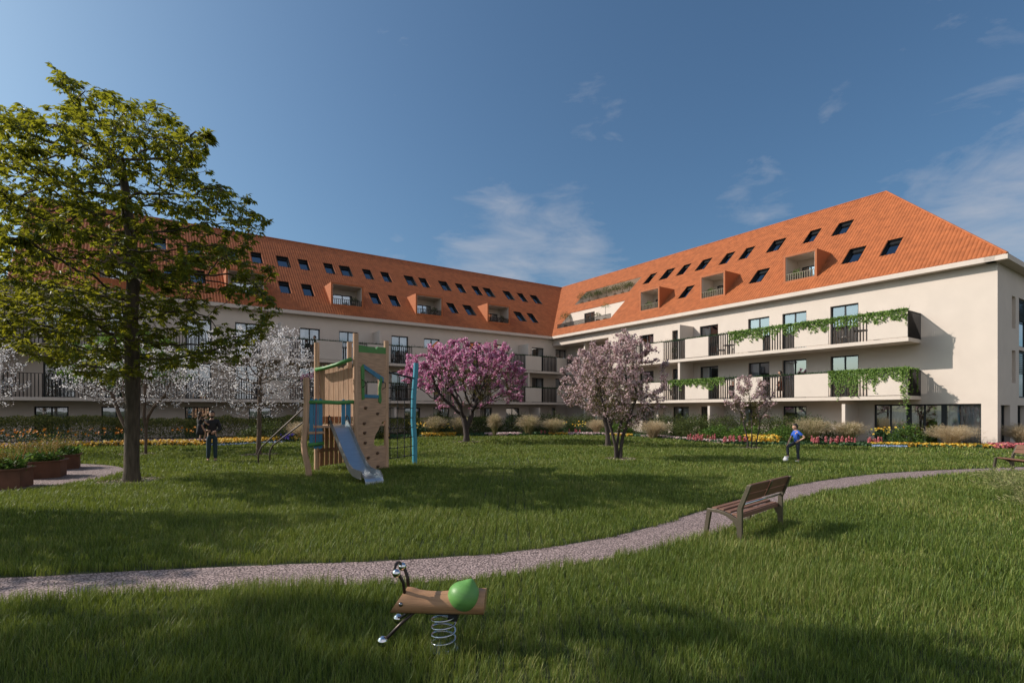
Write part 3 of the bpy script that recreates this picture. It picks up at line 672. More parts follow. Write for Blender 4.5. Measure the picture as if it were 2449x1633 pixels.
def big_tree():
    t = thing('broadleaf_tree', 'tall broad green tree with a thick dark trunk at the left of the lawn', 'tree')
    T = sample(in_big, 3000, (-4.7, -3.4, 2.0), (3.9, 1.8, 10.8))
    trunk = [(0, 0, -.1), (0, 0, .3), (.0, 0, .8), (.01, .0, 1.4), (.02, 0, 2.0), (.02, .01, 2.6), (.01, 0, 3.1), (0, 0, 3.6), (-.02, .0, 4.1), (0, .02, 4.6), (.03, .02, 5.1), (.02, 0, 5.6), (-.02, 0, 6.1), (-.08, 0, 6.6), (-.12, 0, 7.1), (-.2, 0, 7.6), (-.3, 0, 8.1)]
    N, P = grow(T, trunk, .17, .22, 2.4, 130, .18)
    r, kids = skeleton(N, P, .006, 2.3, .165); 
    for i in range(len(r)):
        if N[i, 2] < 3 and abs(N[i, 0]) < .1 and i < len(trunk): r[i] = max(r[i], .150-.008*N[i, 2])
    branch_mesh(N, P, r, kids, .18, 'trunk', m_bark, t, .0)
    # leaves in hanging sprays of five to seven near the twig ends
    thin = np.where((r < .018) & (N[:, 2] > 2.2))[0]; par = P[thin]; D = norm(N[thin]-N[par])
    ps = []; ds = []; ns = []; ls = []
    for j, i in enumerate(thin):
        for c in range(2 if kids[i] else 5):
            base = N[i]-D[j]*RNG.random()*.2+RNG.normal(size=3)*.03
            ax = norm(D[j]*np.array([1, 1, .3])+RNG.normal(size=3)*np.array([.7, .7, .25])+np.array([0, 0, -.12])); side = norm(np.cross(ax, [0, 0, 1])+1e-6); up = np.cross(side, ax)
            for l in range(5):
                f = (l-2)/2; d = norm(ax*(1-.35*abs(f))+side*f*.8+np.array([0, 0, -.28])+RNG.normal(size=3)*.14)
                ps.append(base+ax*(.10-.05*abs(f))); ds.append(d); ns.append(norm(up+RNG.normal(size=3)*.35)); ls.append(.138*(.7+.55*RNG.random()))
    ls = np.array(ls); V, F = leaves_VF(np.array(ps), np.array(ds), np.array(ns), ls, ls*.40, .2)
    npmesh('crown', V, [F.astype(np.int32)], m_bigleaf, t)
    return t
bt = big_tree(); bt.location = (-9.6, 13.3, 0)

def blossom_tree(name, label, cat, group, env, lo, hi, nt_, trunks, rmax, bark, petal, nflow, frad, leaf=None, nleaf=0, step=.17, kill=.3, lleaf=.05, inner=.55, expo=2.2, tw=.02, infl=2.0):
    t = thing(name, label, cat, group=group)
    T = sample(env, nt_, lo, hi); nk = len(trunks); allN = []; 
    mbN = []
    ang = np.arctan2(T[:, 1], T[:, 0]); 
    flow = []; lf = []
    for k, tr in enumerate(trunks):
        if nk > 1:
            tips = np.array([x[-1] for x in trunks]); own = np.linalg.norm(T[:, None]-tips[None], axis=2).argmin(1) == k; Tk = T[own]
        else: Tk = T
        if len(Tk) < 4: Tk = T
        N, P = grow(Tk, tr, step, kill, infl, 90, .14); r, kids = skeleton(N, P, .004, expo, rmax*(1 if k == 0 else .85)); mbN.append((N, P, r, kids))
    mb0 = MB(); objs = []
    for q, (N, P, r, kids) in enumerate(mbN):
        o = branch_mesh(N, P, r, kids, .3 if q == 0 else 0, 'trunk', bark, t); objs.append(o)
        thin = np.where((r < tw) & (P >= 0))[0]; allN.append((N[thin], N[P[thin]]))
    A = np.concatenate([a for a, b in allN]); B = np.concatenate([b for a, b in allN])
    def along(n, spread):
        i = RNG.integers(0, len(A), n); u = RNG.random((n, 1)); return A[i]*u+B[i]*(1-u)+RNG.normal(size=(n, 3))*spread, norm(A[i]-B[i])
    ctr = A.mean(0); ext = A.std(0)*1.0
    p, d = along(nflow*2, max(.05, frad*.9))
    w = np.linalg.norm((p-ctr)/ext, axis=1)+(p[:, 2]-ctr[2])/ext[2]*.5; keep = np.argsort(-(w+RNG.random(len(w))*2.2*inner))[:nflow]; p = p[keep]
    V, F = petals_VF(p, rnd_dirs(len(p))+np.array([-.3, -.2, .5]), frad*(.7+.6*RNG.random(len(p))))
    npmesh('blossom', V, [F.astype(np.int32)], petal, t)
    if nleaf:
        p, d = along(nleaf, .05); V, F = leaves_VF(p, d*.4+rnd_dirs(nleaf), rnd_dirs(nleaf)+np.array([0, 0, .8]), lleaf*(.7+.6*RNG.random(nleaf)), lleaf*.45, .2)
        npmesh('crown', V, [F.astype(np.int32)], leaf, t)
    return t
m_white = leafmat('white_petal', [(.62, .62, .68), (.78, .76, .77), (.88, .85, .82)], .45, rough=.6)
m_pinkp = leafmat('pink_petal', [(.50, .14, .32), (.64, .25, .45), (.74, .40, .56), (.82, .60, .69)], .5, rough=.6, patch=.25, pscale=1.2)
m_pale = leafmat('pale_pink_petal', [(.46, .29, .32), (.62, .44, .46), (.76, .63, .62)], .5, rough=.6, patch=.2, pscale=1.2)
m_cherryleaf = leafmat('bronze_leaf', [(.05, .055, .02), (.10, .075, .028), (.09, .11, .028), (.16, .13, .04)], .35, tcol=(.25, .2, .02))
m_fresh = leafmat('fresh_leaf', [(.05, .12, .025), (.09, .18, .035), (.14, .24, .05)], .45, tcol=(.2, .3, .03))
def ell(cx, cy, cz, rx, ry, rz, low=None, nz=.25, ns=.9):
    def f(P):
        q = ((P[:, 0]-cx)/rx)**2+((P[:, 1]-cy)/ry)**2+((P[:, 2]-cz)/rz)**2
        return (q < 1+nz*(vnoise(P[:, 0]*1.3+P[:, 1], P[:, 2]*1.3-P[:, 1]*.7, ns, 11)-.5)*3) & (P[:, 2] > (low or -9)+.12*np.hypot(P[:, 0], P[:, 1])*0)
    return f
def vase(cx, cy, cz, rx, ry, rz, z0, slope):
    e = ell(cx, cy, cz, rx, ry, rz, None, .42, .33*rx)
    return lambda P: e(P) & (vnoise(P[:, 0]*1.1+P[:, 1]*.9+7, P[:, 2]*1.2-P[:, 1]*.5, .75*rx/2, 21) > .26) & (P[:, 2] > z0+slope*np.hypot(P[:, 0], P[:, 1])-.3)
WG = 'white blossom trees along the planting bed'
wt = blossom_tree('white_blossom_tree', 'white flowering tree with slim brown trunk beside the play tower climbing poles', 'tree', WG, ell(-.1, 0, 3.2, 2.75, 2.3, 1.95, 1.45), (-3.2, -2.6, 1.2), (3, 2.6, 5.4), 1900, [[(0, 0, -.05), (.0, 0, .3), (.02, 0, .7), (.03, 0, 1.1), (.03, 0, 1.5), (.04, 0, 1.9), (.05, 0, 2.4), (.05, 0, 2.9)]], .085, m_barkp, m_white, 7200, .024, kill=.14, step=.115, infl=1.6, inner=1.5)
wt.location = (-10.2, 21.2, 0)
w2 = blossom_tree('white_blossom_tree', 'white flowering tree forking into several stems behind the big tree trunk', 'tree', WG, ell(0, 0, 3.1, 2.5, 2.2, 1.55, 1.5), (-2.8, -2.4, 1.3), (2.8, 2.4, 4.9), 1300, [[(-.28, 0, -.05), (-.3, 0, .5), (-.35, 0, 1.0), (-.6, 0, 1.5), (-.85, .1, 2.0), (-1.05, .1, 2.5)], [(-.25, .05, .8), (-.3, .1, 1.2), (-.25, .15, 1.6), (-.5, .2, 2.1), (-.6, .1, 2.6)], [(.35, .1, -.05), (.36, .1, .6), (.36, .1, 1.1), (.5, .0, 1.5), (.72, 0, 1.9), (1.1, 0, 2.3)], [(.36, .1, 1.0), (.35, 0, 1.5), (.3, .1, 2.2), (.33, .1, 2.8)]], .068, m_barkp, m_white, 5800, .024, kill=.14, step=.115, infl=1.6, inner=1.5)
w2.location = (-15.3, 21.4, 0)
w3 = copy_tree(wt, (-22.3, 20.6, 0), 2.2, 1.02, 'white flowering tree leaning into the left edge behind the planters')
pk = blossom_tree('pink_blossom_tree', 'bright pink flowering tree with a wide rounded crown behind the blue pole', 'tree', 'pink flowering trees on the lawn', vase(0, 0, 3.55, 3.35, 2.9, 2.15, 1.25, .28), (-3.8, -3.2, 1.2), (3.8, 3.2, 6.2), 1500, [[(-.02, 0, -.05), (0, 0, .35), (-.04, 0, .75), (-.1, 0, 1.1), (-.18, 0, 1.4)], [(.0, 0, .8), (.18, 0, 1.2), (.3, 0, 1.55)]], .155, m_barkd, m_pinkp, 17000, .048, m_cherryleaf, 17000, .16, .24, .085, .45)
pk.location = (-2.57, 29.8, 0)
pl = blossom_tree('pale_pink_blossom_tree', 'pale pink flowering tree of three dark stems, nearer of the two in the middle', 'tree', 'pale pink flowering trees', vase(-.05, 0, 2.75, 1.75, 1.5, 1.72, .95, .35), (-2.1, -1.8, .9), (2.1, 1.8, 4.7), 1100, [[(.02, 0, -.05), (.05, 0, .4), (.12, 0, .85), (.28, 0, 1.25), (.4, 0, 1.6), (.5, .05, 2.0)], [(-.06, .05, -.05), (-.08, .05, .5), (-.02, .05, 1.0), (.1, .1, 1.4), (.12, .1, 1.9)], [(-.14, 0, -.02), (-.16, 0, .5), (-.28, -.02, 1.0), (-.4, 0, 1.4), (-.55, 0, 1.9)]], .062, m_barkd, m_pale, 7600, .034, m_cherryleaf, 19000, .12, .17, .05, .9)
pl.location = (3.96, 19.4, 0)
p2 = blossom_tree('pale_pink_blossom_tree', 'pale pink flowering tree with one thick stem standing behind the nearer pale tree', 'tree', 'pale pink flowering trees', vase(-.5, 0, 3.0, 1.9, 1.7, 1.9, 1.1, .3), (-2.6, -1.9, 1.0), (1.8, 1.9, 5), 900, [[(0, 0, -.05), (-.02, 0, .5), (-.08, 0, 1.0), (-.2, 0, 1.5), (-.3, 0, 2.1)], [(0, 0, .7), (.15, 0, 1.2), (.3, 0, 1.8)]], .11, m_barkd, m_pale, 6500, .038, m_cherryleaf, 14000, .14, .19, .06, .9)
p2.location = (4.82, 26.4, 0)
p3 = blossom_tree('pale_pink_blossom_tree', 'small sparse pale pink flowering shrub tree behind the boy', 'tree', 'pale pink flowering trees', vase(0, 0, 2.3, 1.05, .95, 1.25, .9, .4), (-1.3, -1.2, .8), (1.3, 1.2, 3.7), 240, [[(-.12, 0, -.02), (-.16, 0, .45), (-.3, 0, .95), (-.4, 0, 1.4)], [(.02, 0, -.02), (.05, .03, .5), (.05, .03, 1.1), (0, 0, 1.6)], [(.22, 0, -.02), (.28, 0, .45), (.4, 0, .95), (.42, 0, 1.4)]], .034, m_barkd, m_pale, 1700, .036, m_cherryleaf, 4200, .14, .22, .06, .5)
p3.location = (11.3, 24.9, 0)
gt = blossom_tree('small_green_tree', 'small fresh green leafy tree behind the big dark trunk', 'tree', None, ell(0, 0, 4.15, 3.0, 2.4, 1.5, 2.5), (-3.2, -2.6, 2.4), (3.2, 2.6, 6), 420, [[(0, 0, -.05), (0, 0, .6), (.02, 0, 1.2), (.03, 0, 1.8), (0, 0, 2.4), (0, 0, 3)]], .09, m_barkp, m_fresh, 60, .03, m_fresh, 17000, .2, .32, .10, .5, tw=.018)
gt.location = (-17.6, 24.2, 0)
# trees standing just outside the left edge; their shade falls across the lawn
def airy_env(P):      # a loose crown, its gap shaped to let sun reach the spring rider
    return ell(0, 0, 8.4, 3.2, 2.1, 4.2)(P) & (np.hypot(P[:, 1]-1.12+.073*P[:, 0], (P[:, 2]-9.05+.667*P[:, 0])*.83) > .62)
ot = blossom_tree('airy_tree', 'tall airy green tree outside the left edge that shades the foreground grass', 'tree', None, airy_env, (-3.4, -2.3, 4), (3.4, 2.3, 12.8), 700, [[(0, 0, -.1)]+[(0, 0, .5*k) for k in range(1, 16)]], .16, m_bark, m_fresh, 60, .03, m_fresh, 15000, .2, .36, .17, .5, tw=.018)
ot.location = (-13.4, 3.75, 0)
copy_tree(ot, (-19.0, 2.5, 0), 0, 1.22, 'second tall airy green tree far outside the left edge, taller than the first')
copy_tree(bt, (-14.9, 8.3, 0), 0, .80, 'smaller green tree outside the left edge that shades the lawn by the path')
# ---------------------------------------------------------------- planting
m_hedge = leafmat('hedge_leaf', [(.07, .095, .025), (.15, .18, .045), (.27, .265, .07), (.40, .36, .13)], .45, patch=.35, pscale=.6)
m_shrub = leafmat('shrub_leaf', [(.04, .06, .018), (.075, .10, .024), (.12, .14, .035)], .35, patch=.3, pscale=.9)
m_bright = leafmat('bright_shrub_leaf', [(.05, .11, .022), (.10, .18, .03), (.16, .24, .045)], .4)
m_dry = leafmat('dry_grass', [(.40, .30, .17), (.55, .44, .28), (.68, .57, .40)], .4)
m_drygreen = leafmat('green_tan_grass', [(.10, .15, .035), (.22, .23, .08), (.40, .34, .17), (.55, .46, .27)], .4)
m_stem = leafmat('green_stem', [(.02, .055, .018), (.04, .09, .03)], .2)
m_yel = leafmat('yellow_flower', [(.58, .26, .02), (.72, .42, .03), (.76, .54, .10), (.55, .50, .12)], .3)
m_org = leafmat('orange_flower', [(.60, .17, .01), (.72, .27, .015)], .25)
m_pinkf = leafmat('coral_flower', [(.42, .08, .10), (.56, .16, .17), (.64, .28, .28)], .25)
m_whitef = leafmat('pale_flower', [(.62, .45, .45), (.72, .60, .56), (.60, .38, .42)], .25)
m_violet = leafmat('violet_flower', [(.09, .06, .35), (.18, .14, .55)], .25)
m_bluef = leafmat('blue_flower', [(.22, .32, .55), (.40, .48, .62)], .25)
m_ivy = leafmat('ivy_leaf', [(.07, .15, .03), (.14, .24, .045), (.27, .39, .09)], .4)
m_twig = mat('twig', (.07, .05, .035), .9, .3, 8)

def leaf_blob(n, c, rad, L, seed, hollow=.55, lump=.3, flat=.0, ns=.5):
    """leaf positions filling an uneven rounded mass"""
    d = rnd_dirs(n); d[:, 2] = np.abs(d[:, 2])*1.0-.12*(RNG.random(n))
    k = (hollow+(1-hollow)*RNG.random(n)**.5)*(1-lump+2*lump*vnoise(np.arctan2(d[:, 1], d[:, 0])*3+seed, d[:, 2]*4, .8, seed))
    p = np.array(c)+d*k[:, None]*np.array(rad)
    V, F = leaves_VF(p, norm(d+RNG.normal(size=(n, 3))*.8), norm(d+RNG.normal(size=(n, 3))*.6+np.array([0, 0, .5])), L*(.6+.8*RNG.random(n)), L*.5, .15)
    return V, F
def shrub(name, label, cat, group, loc, rad, n, L, m, seed):
    t = thing(name, label, cat, group=group)
    V, F = leaf_blob(n, (0, 0, .05), rad, L, seed); npmesh('foliage', V, [F.astype(np.int32)], m, t)
    k = MB()
    for i in range(7):
        a = i*.9+seed; k.tube([(0, 0, -.03), (math.cos(a)*rad[0]*.3, math.sin(a)*rad[1]*.3, rad[2]*.45), (math.cos(a)*rad[0]*.6, math.sin(a)*rad[1]*.6, rad[2]*.8)], [.02, .014, .006], 5)
    k.build('stem', m_twig, t, fix=False); t.location = loc; return t
# clipped hedge along the left wing
def hedge():
    t = thing('hedge', 'long olive green hedge running along the foot of the shaded left wing', 'hedge', (0, 0, 0))
    n = 52000; s = RNG.random(n)*32+9.0; ang = RNG.random(n)*PI*1.1-.05*PI
    hgt = (1.02+.22*vnoise(s, s*0, 1.3, 1)+.14*vnoise(s, s*0, .4, 2))*np.where(s > 24, 1.08, .95)
    wd = 1.0; rr = .72+.33*RNG.random(n)**.5
    dd = 3.5+np.cos(ang)*wd*rr*np.sign(1)+.25*(vnoise(s, ang, .7, 6)-.5); z = np.maximum(.03, np.abs(np.sin(ang))**.45*hgt*rr)
    P = np.array(I0)[None]-np.array(V_)[None]*s[:, None]-np.array(U)[None]*dd[:, None]; P[:, 2] = z
    out = -np.array(U)[None]*np.cos(ang)[:, None]+np.array([0, 0, 1])[None]*np.sin(ang)[:, None]
    Vv, F = leaves_VF(P, norm(out+RNG.normal(size=(n, 3))*.7+np.array([0, 0, .4])), norm(out+RNG.normal(size=(n, 3))*.7), .10*(.6+.8*RNG.random(n)), .05, .15)
    npmesh('foliage', Vv, [F.astype(np.int32)], m_hedge, t)
    k = MB()
    for i in range(70):
        q = FL(9+32*i/70, 3.5, 0); k.tube([q, q+Vector((.1*math.sin(i*2.3), .1*math.cos(i*1.7), .75))], [.02, .008], 4)
    k.build('stem', m_twig, t, fix=False)
hedge()
SG = 'rounded shrubs in the bed along the building'
shr = [((-9.4, 33.4), (1.3, 1.1, 1.05), 'dark green shrub between the hedge and the tan grass near the play tower'),
       ((-5.6, 38.6), (1.7, 1.2, 1.15), 'dark shrub seen through the climbing net'), ((-2.4, 40.6), (1.7, 1.2, 1.2), 'dark shrub left of the pink tree trunk'), ((.4, 41.4), (1.8, 1.3, 1.2), 'dark shrub right of the pink tree trunk'),
       ((3.2, 42.0), (1.9, 1.3, 1.25), 'dark shrub in the inner corner behind the yellow blooms'), ((5.9, 42.2), (1.9, 1.3, 1.2), 'dark shrub in the inner corner below the recessed balcony'),
       ((8.2, 40.6), (1.6, 1.3, 1.2), 'shrub behind the pale tree with the single thick stem'), ((10.6, 36.6), (1.5, 1.2, 1.3), 'olive shrub right of the nearer pale tree'), ((12.0, 34.6), (1.5, 1.2, 1.3), 'olive shrub below the first ground floor window right of the pale trees'),
       ((13.4, 32.9), (1.4, 1.1, 1.25), 'olive shrub with its top at the second ground floor window'), ((14.9, 31.4), (1.4, 1.1, 1.25), 'olive shrub left of the small sparse pink tree'), ((17.0, 29.9), (1.4, 1.1, 1.2), 'olive shrub directly behind the boy'), ((11.3, 33.0), (1.3, 1.0, 1.0), 'lower olive shrub between the tan grass mound and the coral spikes'), ((16.0, 30.6), (1.2, 1.0, 1.15), 'olive shrub right of the small sparse pink tree')]
for i, (p, r, l) in enumerate(shr): shrub('shrub', l, 'shrub', SG, (*p, 0), (r[0]*1.05, r[1], r[2]*1.18), int(4200*r[0]), .09, m_shrub, i)
BG = 'bright green leafy plants at the bed front'
bsh = [((7.6, 37.9), (1.1, .7, .62), 'low bright green plant behind the nearer pale tree'), ((11.9, 30.6), (1.0, .7, .72), 'bright green plant behind the coral flower spikes'), ((13.2, 29.6), (1.0, .7, .72), 'bright green plant above the yellow flowers by the small pink tree'),
       ((14.9, 28.7), (1.1, .8, .72), 'bright green plant right of the small pink tree'), ((20.2, 26.9), (.75, .6, .85), 'bright yellow green bush in front of the large garden windows'), ((-14.0, 30.0), (1.4, .9, .8), 'dark leafy plant behind the man with the child')]
for i, (p, r, l) in enumerate(bsh): shrub('leafy_plant', l, 'plant', BG, (*p, 0), (r[0]*1.1, r[1], r[2]*1.25), int(2200*r[0]), .12, m_bright if i < 5 else m_shrub, 20+i)

def grass_plant(name, label, group, loc, R, H, n, m, plume=True, w=.012, droop=.6):
    a = RNG.random(n)*2*PI; rr = R*(.25+.75*RNG.random(n)); h = H*(.55+.45*RNG.random(n))
    D = np.stack([np.cos(a), np.sin(a), np.zeros(n)], 1); S = np.stack([-np.sin(a), np.cos(a), np.zeros(n)], 1); b0 = rnd_dirs(n)*np.array([1, 1, 0])*R*.16
    lv = []
    for t in (0, .33, .66, 1.0):
        o = rr*t**1.15; z = h*(t*1.6-droop*t*t)/1.0*(.75+.25*(1-rr/R)); ww = w*(1-.65*t)
        c = b0+D*o[:, None]+np.array([0, 0, 1])*z[:, None]; lv += [c+S*ww*.5, c-S*ww*.5]
    V = np.stack(lv, 1).reshape(-1, 3); b = (np.arange(n)*8)[:, None]; F = np.concatenate([b+np.array([[2*i, 2*i+1, 2*i+3, 2*i+2]]) for i in range(3)])
    t_ = thing(name, label, 'ornamental grass', group=group)
    npmesh('blades', V, [F.astype(np.int32)], m[0], t_)
    if plume:
        k = n*7; i = RNG.integers(0, n, k); u = .55+.5*RNG.random(k); o = rr[i]*u**1.15; z = h[i]*(u*1.6-droop*u*u)/1.0*(.75+.25*(1-rr[i]/R))
        p = b0[i]+D[i]*o[:, None]+np.array([0, 0, 1])*z[:, None]+RNG.normal(size=(k, 3))*.025
        V, F = leaves_VF(p, norm(D[i]+RNG.normal(size=(k, 3))*.6+np.array([0, 0, .5])), rnd_dirs(k), .09*(.5+RNG.random(k)), .012, .1)
        npmesh('plume', V, [F.astype(np.int32)], m[1], t_)
    t_.location = loc; return t_
GG = 'tan ornamental grasses in the planting bed'
gp = [((-12.5, 31.4), 1.5, 1.2, 'wide tan feather grass behind the white tree'), ((-10.3, 31.6), 1.6, 1.35, 'tan feather grass mound behind the play tower climbing poles'),
      ((-5.3, 36.2), 1.2, 1.5, 'upright tan grass clump left of the pink tree'), ((-3.6, 36.6), 1.1, 1.5, 'upright tan grass clump just left of the pink tree trunk'), ((-1.2, 36.6), .7, 1.7, 'slender plume grass at the right of the pink tree trunk'),
      ((1.2, 37.9), 1.3, 1.6, 'tan grass clump right of the pink tree'), ((3.0, 38.2), 1.2, 1.3, 'lower tan grass clump before the yellow blooms in the corner'), ((6.2, 38.4), 1.1, 1.2, 'pale tan grass left of the pale pink trees'),
      ((9.0, 33.6), 1.5, 1.25, 'large tan grass mound right of the pale pink trees'), ((16.2, 28.6), 1.5, 1.5, 'large green and tan grass clump behind the boy'), ((18.0, 28.2), 1.3, 1.3, 'tan green grass clump leaning beside the garden wall'),
      ((21.6, 25.9), 1.5, 1.15, 'broad pale tan grass mound in front of the large garden windows'), ((24.8, 25.6), 1.3, 1.25, 'pale tan grass mound at the corner on the right edge')]
for i, (p, R, H, l) in enumerate(gp): grass_plant('ornamental_grass', l, GG, (*p, 0), R*.78, H*1.2, 760, (m_drygreen, m_dry) if i in (2, 3, 4, 5, 6, 9, 10) else (m_dry, m_dry), True, .016, .75)
m_weep = leafmat('weeping_blade', [(.10, .15, .035), (.20, .23, .07), (.34, .33, .14), (.46, .42, .22)], .4)
GR = 'weeping pale grasses at the right edge'
for p, R, H, l in [((11.7, 12.5), .8, .55, 'weeping pale grass tuft before the bench at the right edge'), ((10.3, 10.6), .8, .55, 'largest weeping pale grass tuft at the right edge'), ((9.35, 9.2), .65, .45, 'nearest weeping pale grass tuft at the right edge')]:
    grass_plant('weeping_grass', l, GR, (*p, 0), R, H*1.1, 150, (m_weep, m_weep), True, .008, .88)

def flower_cloud(name, label, cat, pts, R, m, hz=(.06, .2), stuff=True):
    n = len(pts); P = np.array(pts); z = hz[0]+(hz[1]-hz[0])*RNG.random(n); p = np.column_stack([P, z])
    V, F = petals_VF(p, rnd_dirs(n)*.8+np.array([-.1, -.7, .7]), R*(.7+.6*RNG.random(n)))
    o = npmesh(name, V, [F.astype(np.int32)], m); return tag(o, label, cat, kind='stuff')
def along_edge(x0, x1, n, w0, w1):
    E_ = np.array(bed_edge); k = (E_[:, 0] >= x0) & (E_[:, 0] <= x1); E_ = E_[k]
    i = RNG.integers(0, len(E_)-1, n); u = RNG.random(n); A = E_[i]*(1-u[:, None])+E_[i+1]*u[:, None]; T = norm(E_[i+1]-E_[i]); N = np.stack([-T[:, 1], T[:, 0]], 1)
    return A+N*(w0+(w1-w0)*RNG.random(n))[:, None]
flower_cloud('pink_flower_carpet', 'low pale pink flower carpet by the hedge at the left', 'flowers', along_edge(-26, -15.2, 5200, .5, 2.2), .045, m_whitef, (.1, .24))
flower_cloud('yellow_flower_carpet', 'band of yellow flowers behind the man and the white tree', 'flowers', np.concatenate([along_edge(-15.4, -7.0, 3600, .1, 2.2), along_edge(-30, -15, 1500, -.1, .5)]), .05, m_yel, (.05, .3))
flower_cloud('yellow_flower_strip', 'strip of golden flowers seen through the climbing net', 'flowers', along_edge(-6.8, -3.4, 1500, .1, 1.3), .05, m_yel, (.05, .28))
flower_cloud('pale_flower_strip', 'strip of pale flowers around the pink tree', 'flowers', np.concatenate([along_edge(-2.4, 1.2, 1200, .1, .9), along_edge(4.0, 7.6, 1200, .1, .9)]), .05, m_whitef, (.05, .2))
flower_cloud('pale_flower_drift', 'drift of pale flowers right of the pale pink trees', 'flowers', along_edge(8.2, 11.6, 2300, .1, 1.2), .045, m_whitef, (.04, .16))
flower_cloud('golden_flower_strip', 'golden flower strip in the corner bed', 'flowers', np.concatenate([along_edge(2.6, 4.4, 600, .1, .7), along_edge(6.6, 8.4, 500, 0, .6)]), .05, m_yel, (.04, .18))
flower_cloud('golden_flower_patch', 'patch of golden flowers at the foot of the small pink tree', 'flowers', along_edge(11.7, 14.2, 520, .5, 1.6), .055, m_yel, (.1, .5))
flower_cloud('marigold_border', 'orange and yellow flower border under the large garden windows', 'flowers', along_edge(17.6, 23.4, 2400, .1, 1.0), .048, m_yel, (.04, .2))
flower_cloud('coral_flower_border', 'low coral flower border at the building corner on the right', 'flowers', along_edge(22.2, 26.5, 1300, -.1, .7), .05, m_pinkf, (.05, .26))
flower_cloud('blue_flower_carpet', 'thin pale blue flower line at the lawn edge', 'flowers', np.concatenate([along_edge(-15.6, -12.6, 300, -.25, .15), along_edge(17.6, 19.2, 260, -.25, .1)]), .035, m_bluef, (.04, .1))
flower_cloud('foliage_carpet', 'low green foliage between the bed flowers', 'ground cover', np.concatenate([along_edge(-30, 10, 9000, 0, 2.6), along_edge(10, 26, 5200, 0, 1.8)]), .075, m_stem, (.01, .13))
def iris(loc):
    k = 26; p = np.column_stack([RNG.normal(size=(k, 2))*.16, .25+.22*RNG.random(k)]); V, F = petals_VF(p, rnd_dirs(k)+np.array([0, -.6, .3]), .07)
    t = thing('iris_clump', 'violet flower clump among the yellow flowers by the white tree', 'flowers'); npmesh('blossom', V, [F.astype(np.int32)], m_violet, t)
    q = np.column_stack([p[:, :2], np.zeros(k)]); V, F = leaves_VF(q, np.array([[0, 0, 1.]])+RNG.normal(size=(k, 3))*.12, rnd_dirs(k), .4, .025, .1); npmesh('leaves', V, [F.astype(np.int32)], m_stem, t); t.location = loc
iris((-12.55, 29.3, 0))
# coral flower spikes, one plant each
def spike(): 
    t = thing('coral_flower_spike', None, 'flower'); k = 60; z = .2+.34*RNG.random(k); a = RNG.random(k)*2*PI; rr = .05*(1.15-(z-.2)/.5)
    p = np.stack([np.cos(a)*rr, np.sin(a)*rr, z], 1); V, F = petals_VF(p, np.stack([np.cos(a), np.sin(a), np.full(k, .25)], 1), .034); npmesh('blossom', V, [F.astype(np.int32)], m_pinkf, t)
    q = np.zeros((9, 3)); V, F = leaves_VF(q, np.array([[0, 0, 1.]])+RNG.normal(size=(9, 3))*.35, rnd_dirs(9), .3, .03, .15); npmesh('leaves', V, [F.astype(np.int32)], m_stem, t)
    return t
sp0 = spike(); first = True
clusters = [('coral flower spike in the corner bed right of the tan grasses', 'coral spikes in the corner bed', (3.6, 38.3), (1.5, .25), 12), ('coral flower spike in the clump right of the pale pink trees', 'coral spikes right of the pale trees', (10.75, 29.9), (.75, .7), 22), ('coral flower spike in the row trailing towards the small pink tree', 'coral spikes left of the small pink tree', (11.75, 27.9), (.65, .35), 16),
            ('coral flower spike beside the garden wall behind the boy', 'coral spikes behind the boy', (16.6, 27.2), (1.1, .3), 24), ('coral flower spike in the bright clump right of the garden wall', 'coral spikes right of the garden wall', (18.25, 26.4), (.4, .3), 14)]
for lab, grp, c, ex, n in clusters:
    for k in range(n):
        p = (c[0]+(random.random()*2-1)*ex[0], c[1]+(random.random()*2-1)*ex[1], 0)
        o = sp0 if first else copy_tree(sp0); first = False
        o.location = p; o.rotation_euler = (0, 0, random.random()*6); o.scale = (.8, .8, .55+.35*random.random()); o['label'] = lab; o['group'] = grp
def daisy_plant(label, group, loc, R, H, n, m, fr=.06):
    t = thing('daisy_plant', label, 'flowers', group=group); p = np.column_stack([RNG.normal(size=(n, 2))*R*.5, H*(.6+.4*RNG.random(n))])
    V, F = petals_VF(p, rnd_dirs(n)*.6+np.array([-.2, -.8, .6]), fr); npmesh('blossom', V, [F.astype(np.int32)], m, t)
    k = MB()
    for x, y, z in p: k.tube([(x*.4, y*.4, 0), (x*.8, y*.8, z*.6), (x, y, z-.01)], .006, 3, cap=False)
    k.build('stem', m_stem, t, fix=False)
    nl = n*9; q = np.column_stack([RNG.normal(size=(nl, 2))*R*.5, H*.75*RNG.random(nl)]); V, F = leaves_VF(q, rnd_dirs(nl)+np.array([0, 0, .9]), rnd_dirs(nl), .16, .04, .15); npmesh('leaves', V, [F.astype(np.int32)], m_stem, t); t.location = loc
DG = 'tall yellow daisies in the bed'
for p, R, H, n, m, l in [((-22.8, 25.0), 1.4, .95, 46, m_org, 'tall orange daisies at the far left behind the planters'), ((-20.4, 26.9), 1.3, .9, 40, m_org, 'tall orange daisies behind the middle planter'), ((-17.8, 28.6), .9, .9, 16, m_org, 'sparse tall orange daisies left of the big trunk'),
                         ((-6.1, 36.0), .9, .95, 30, m_yel, 'tall yellow daisies behind the climbing net'), ((-4.6, 36.2), .7, .9, 22, m_yel, 'tall yellow daisies right of the blue pole'), ((3.9, 39.5), .9, 1.0, 18, m_yel, 'tall yellow daisies in the inner corner'), ((5.4, 39.6), .7, 1.0, 14, m_yel, 'tall yellow daisies right in the inner corner bed'), ((18.9, 26.8), .8, .95, 20, m_yel, 'tall yellow daisies beside the bright bush at the garden windows')]:
    daisy_plant(l, DG, (*p, 0), R, H, n, m)
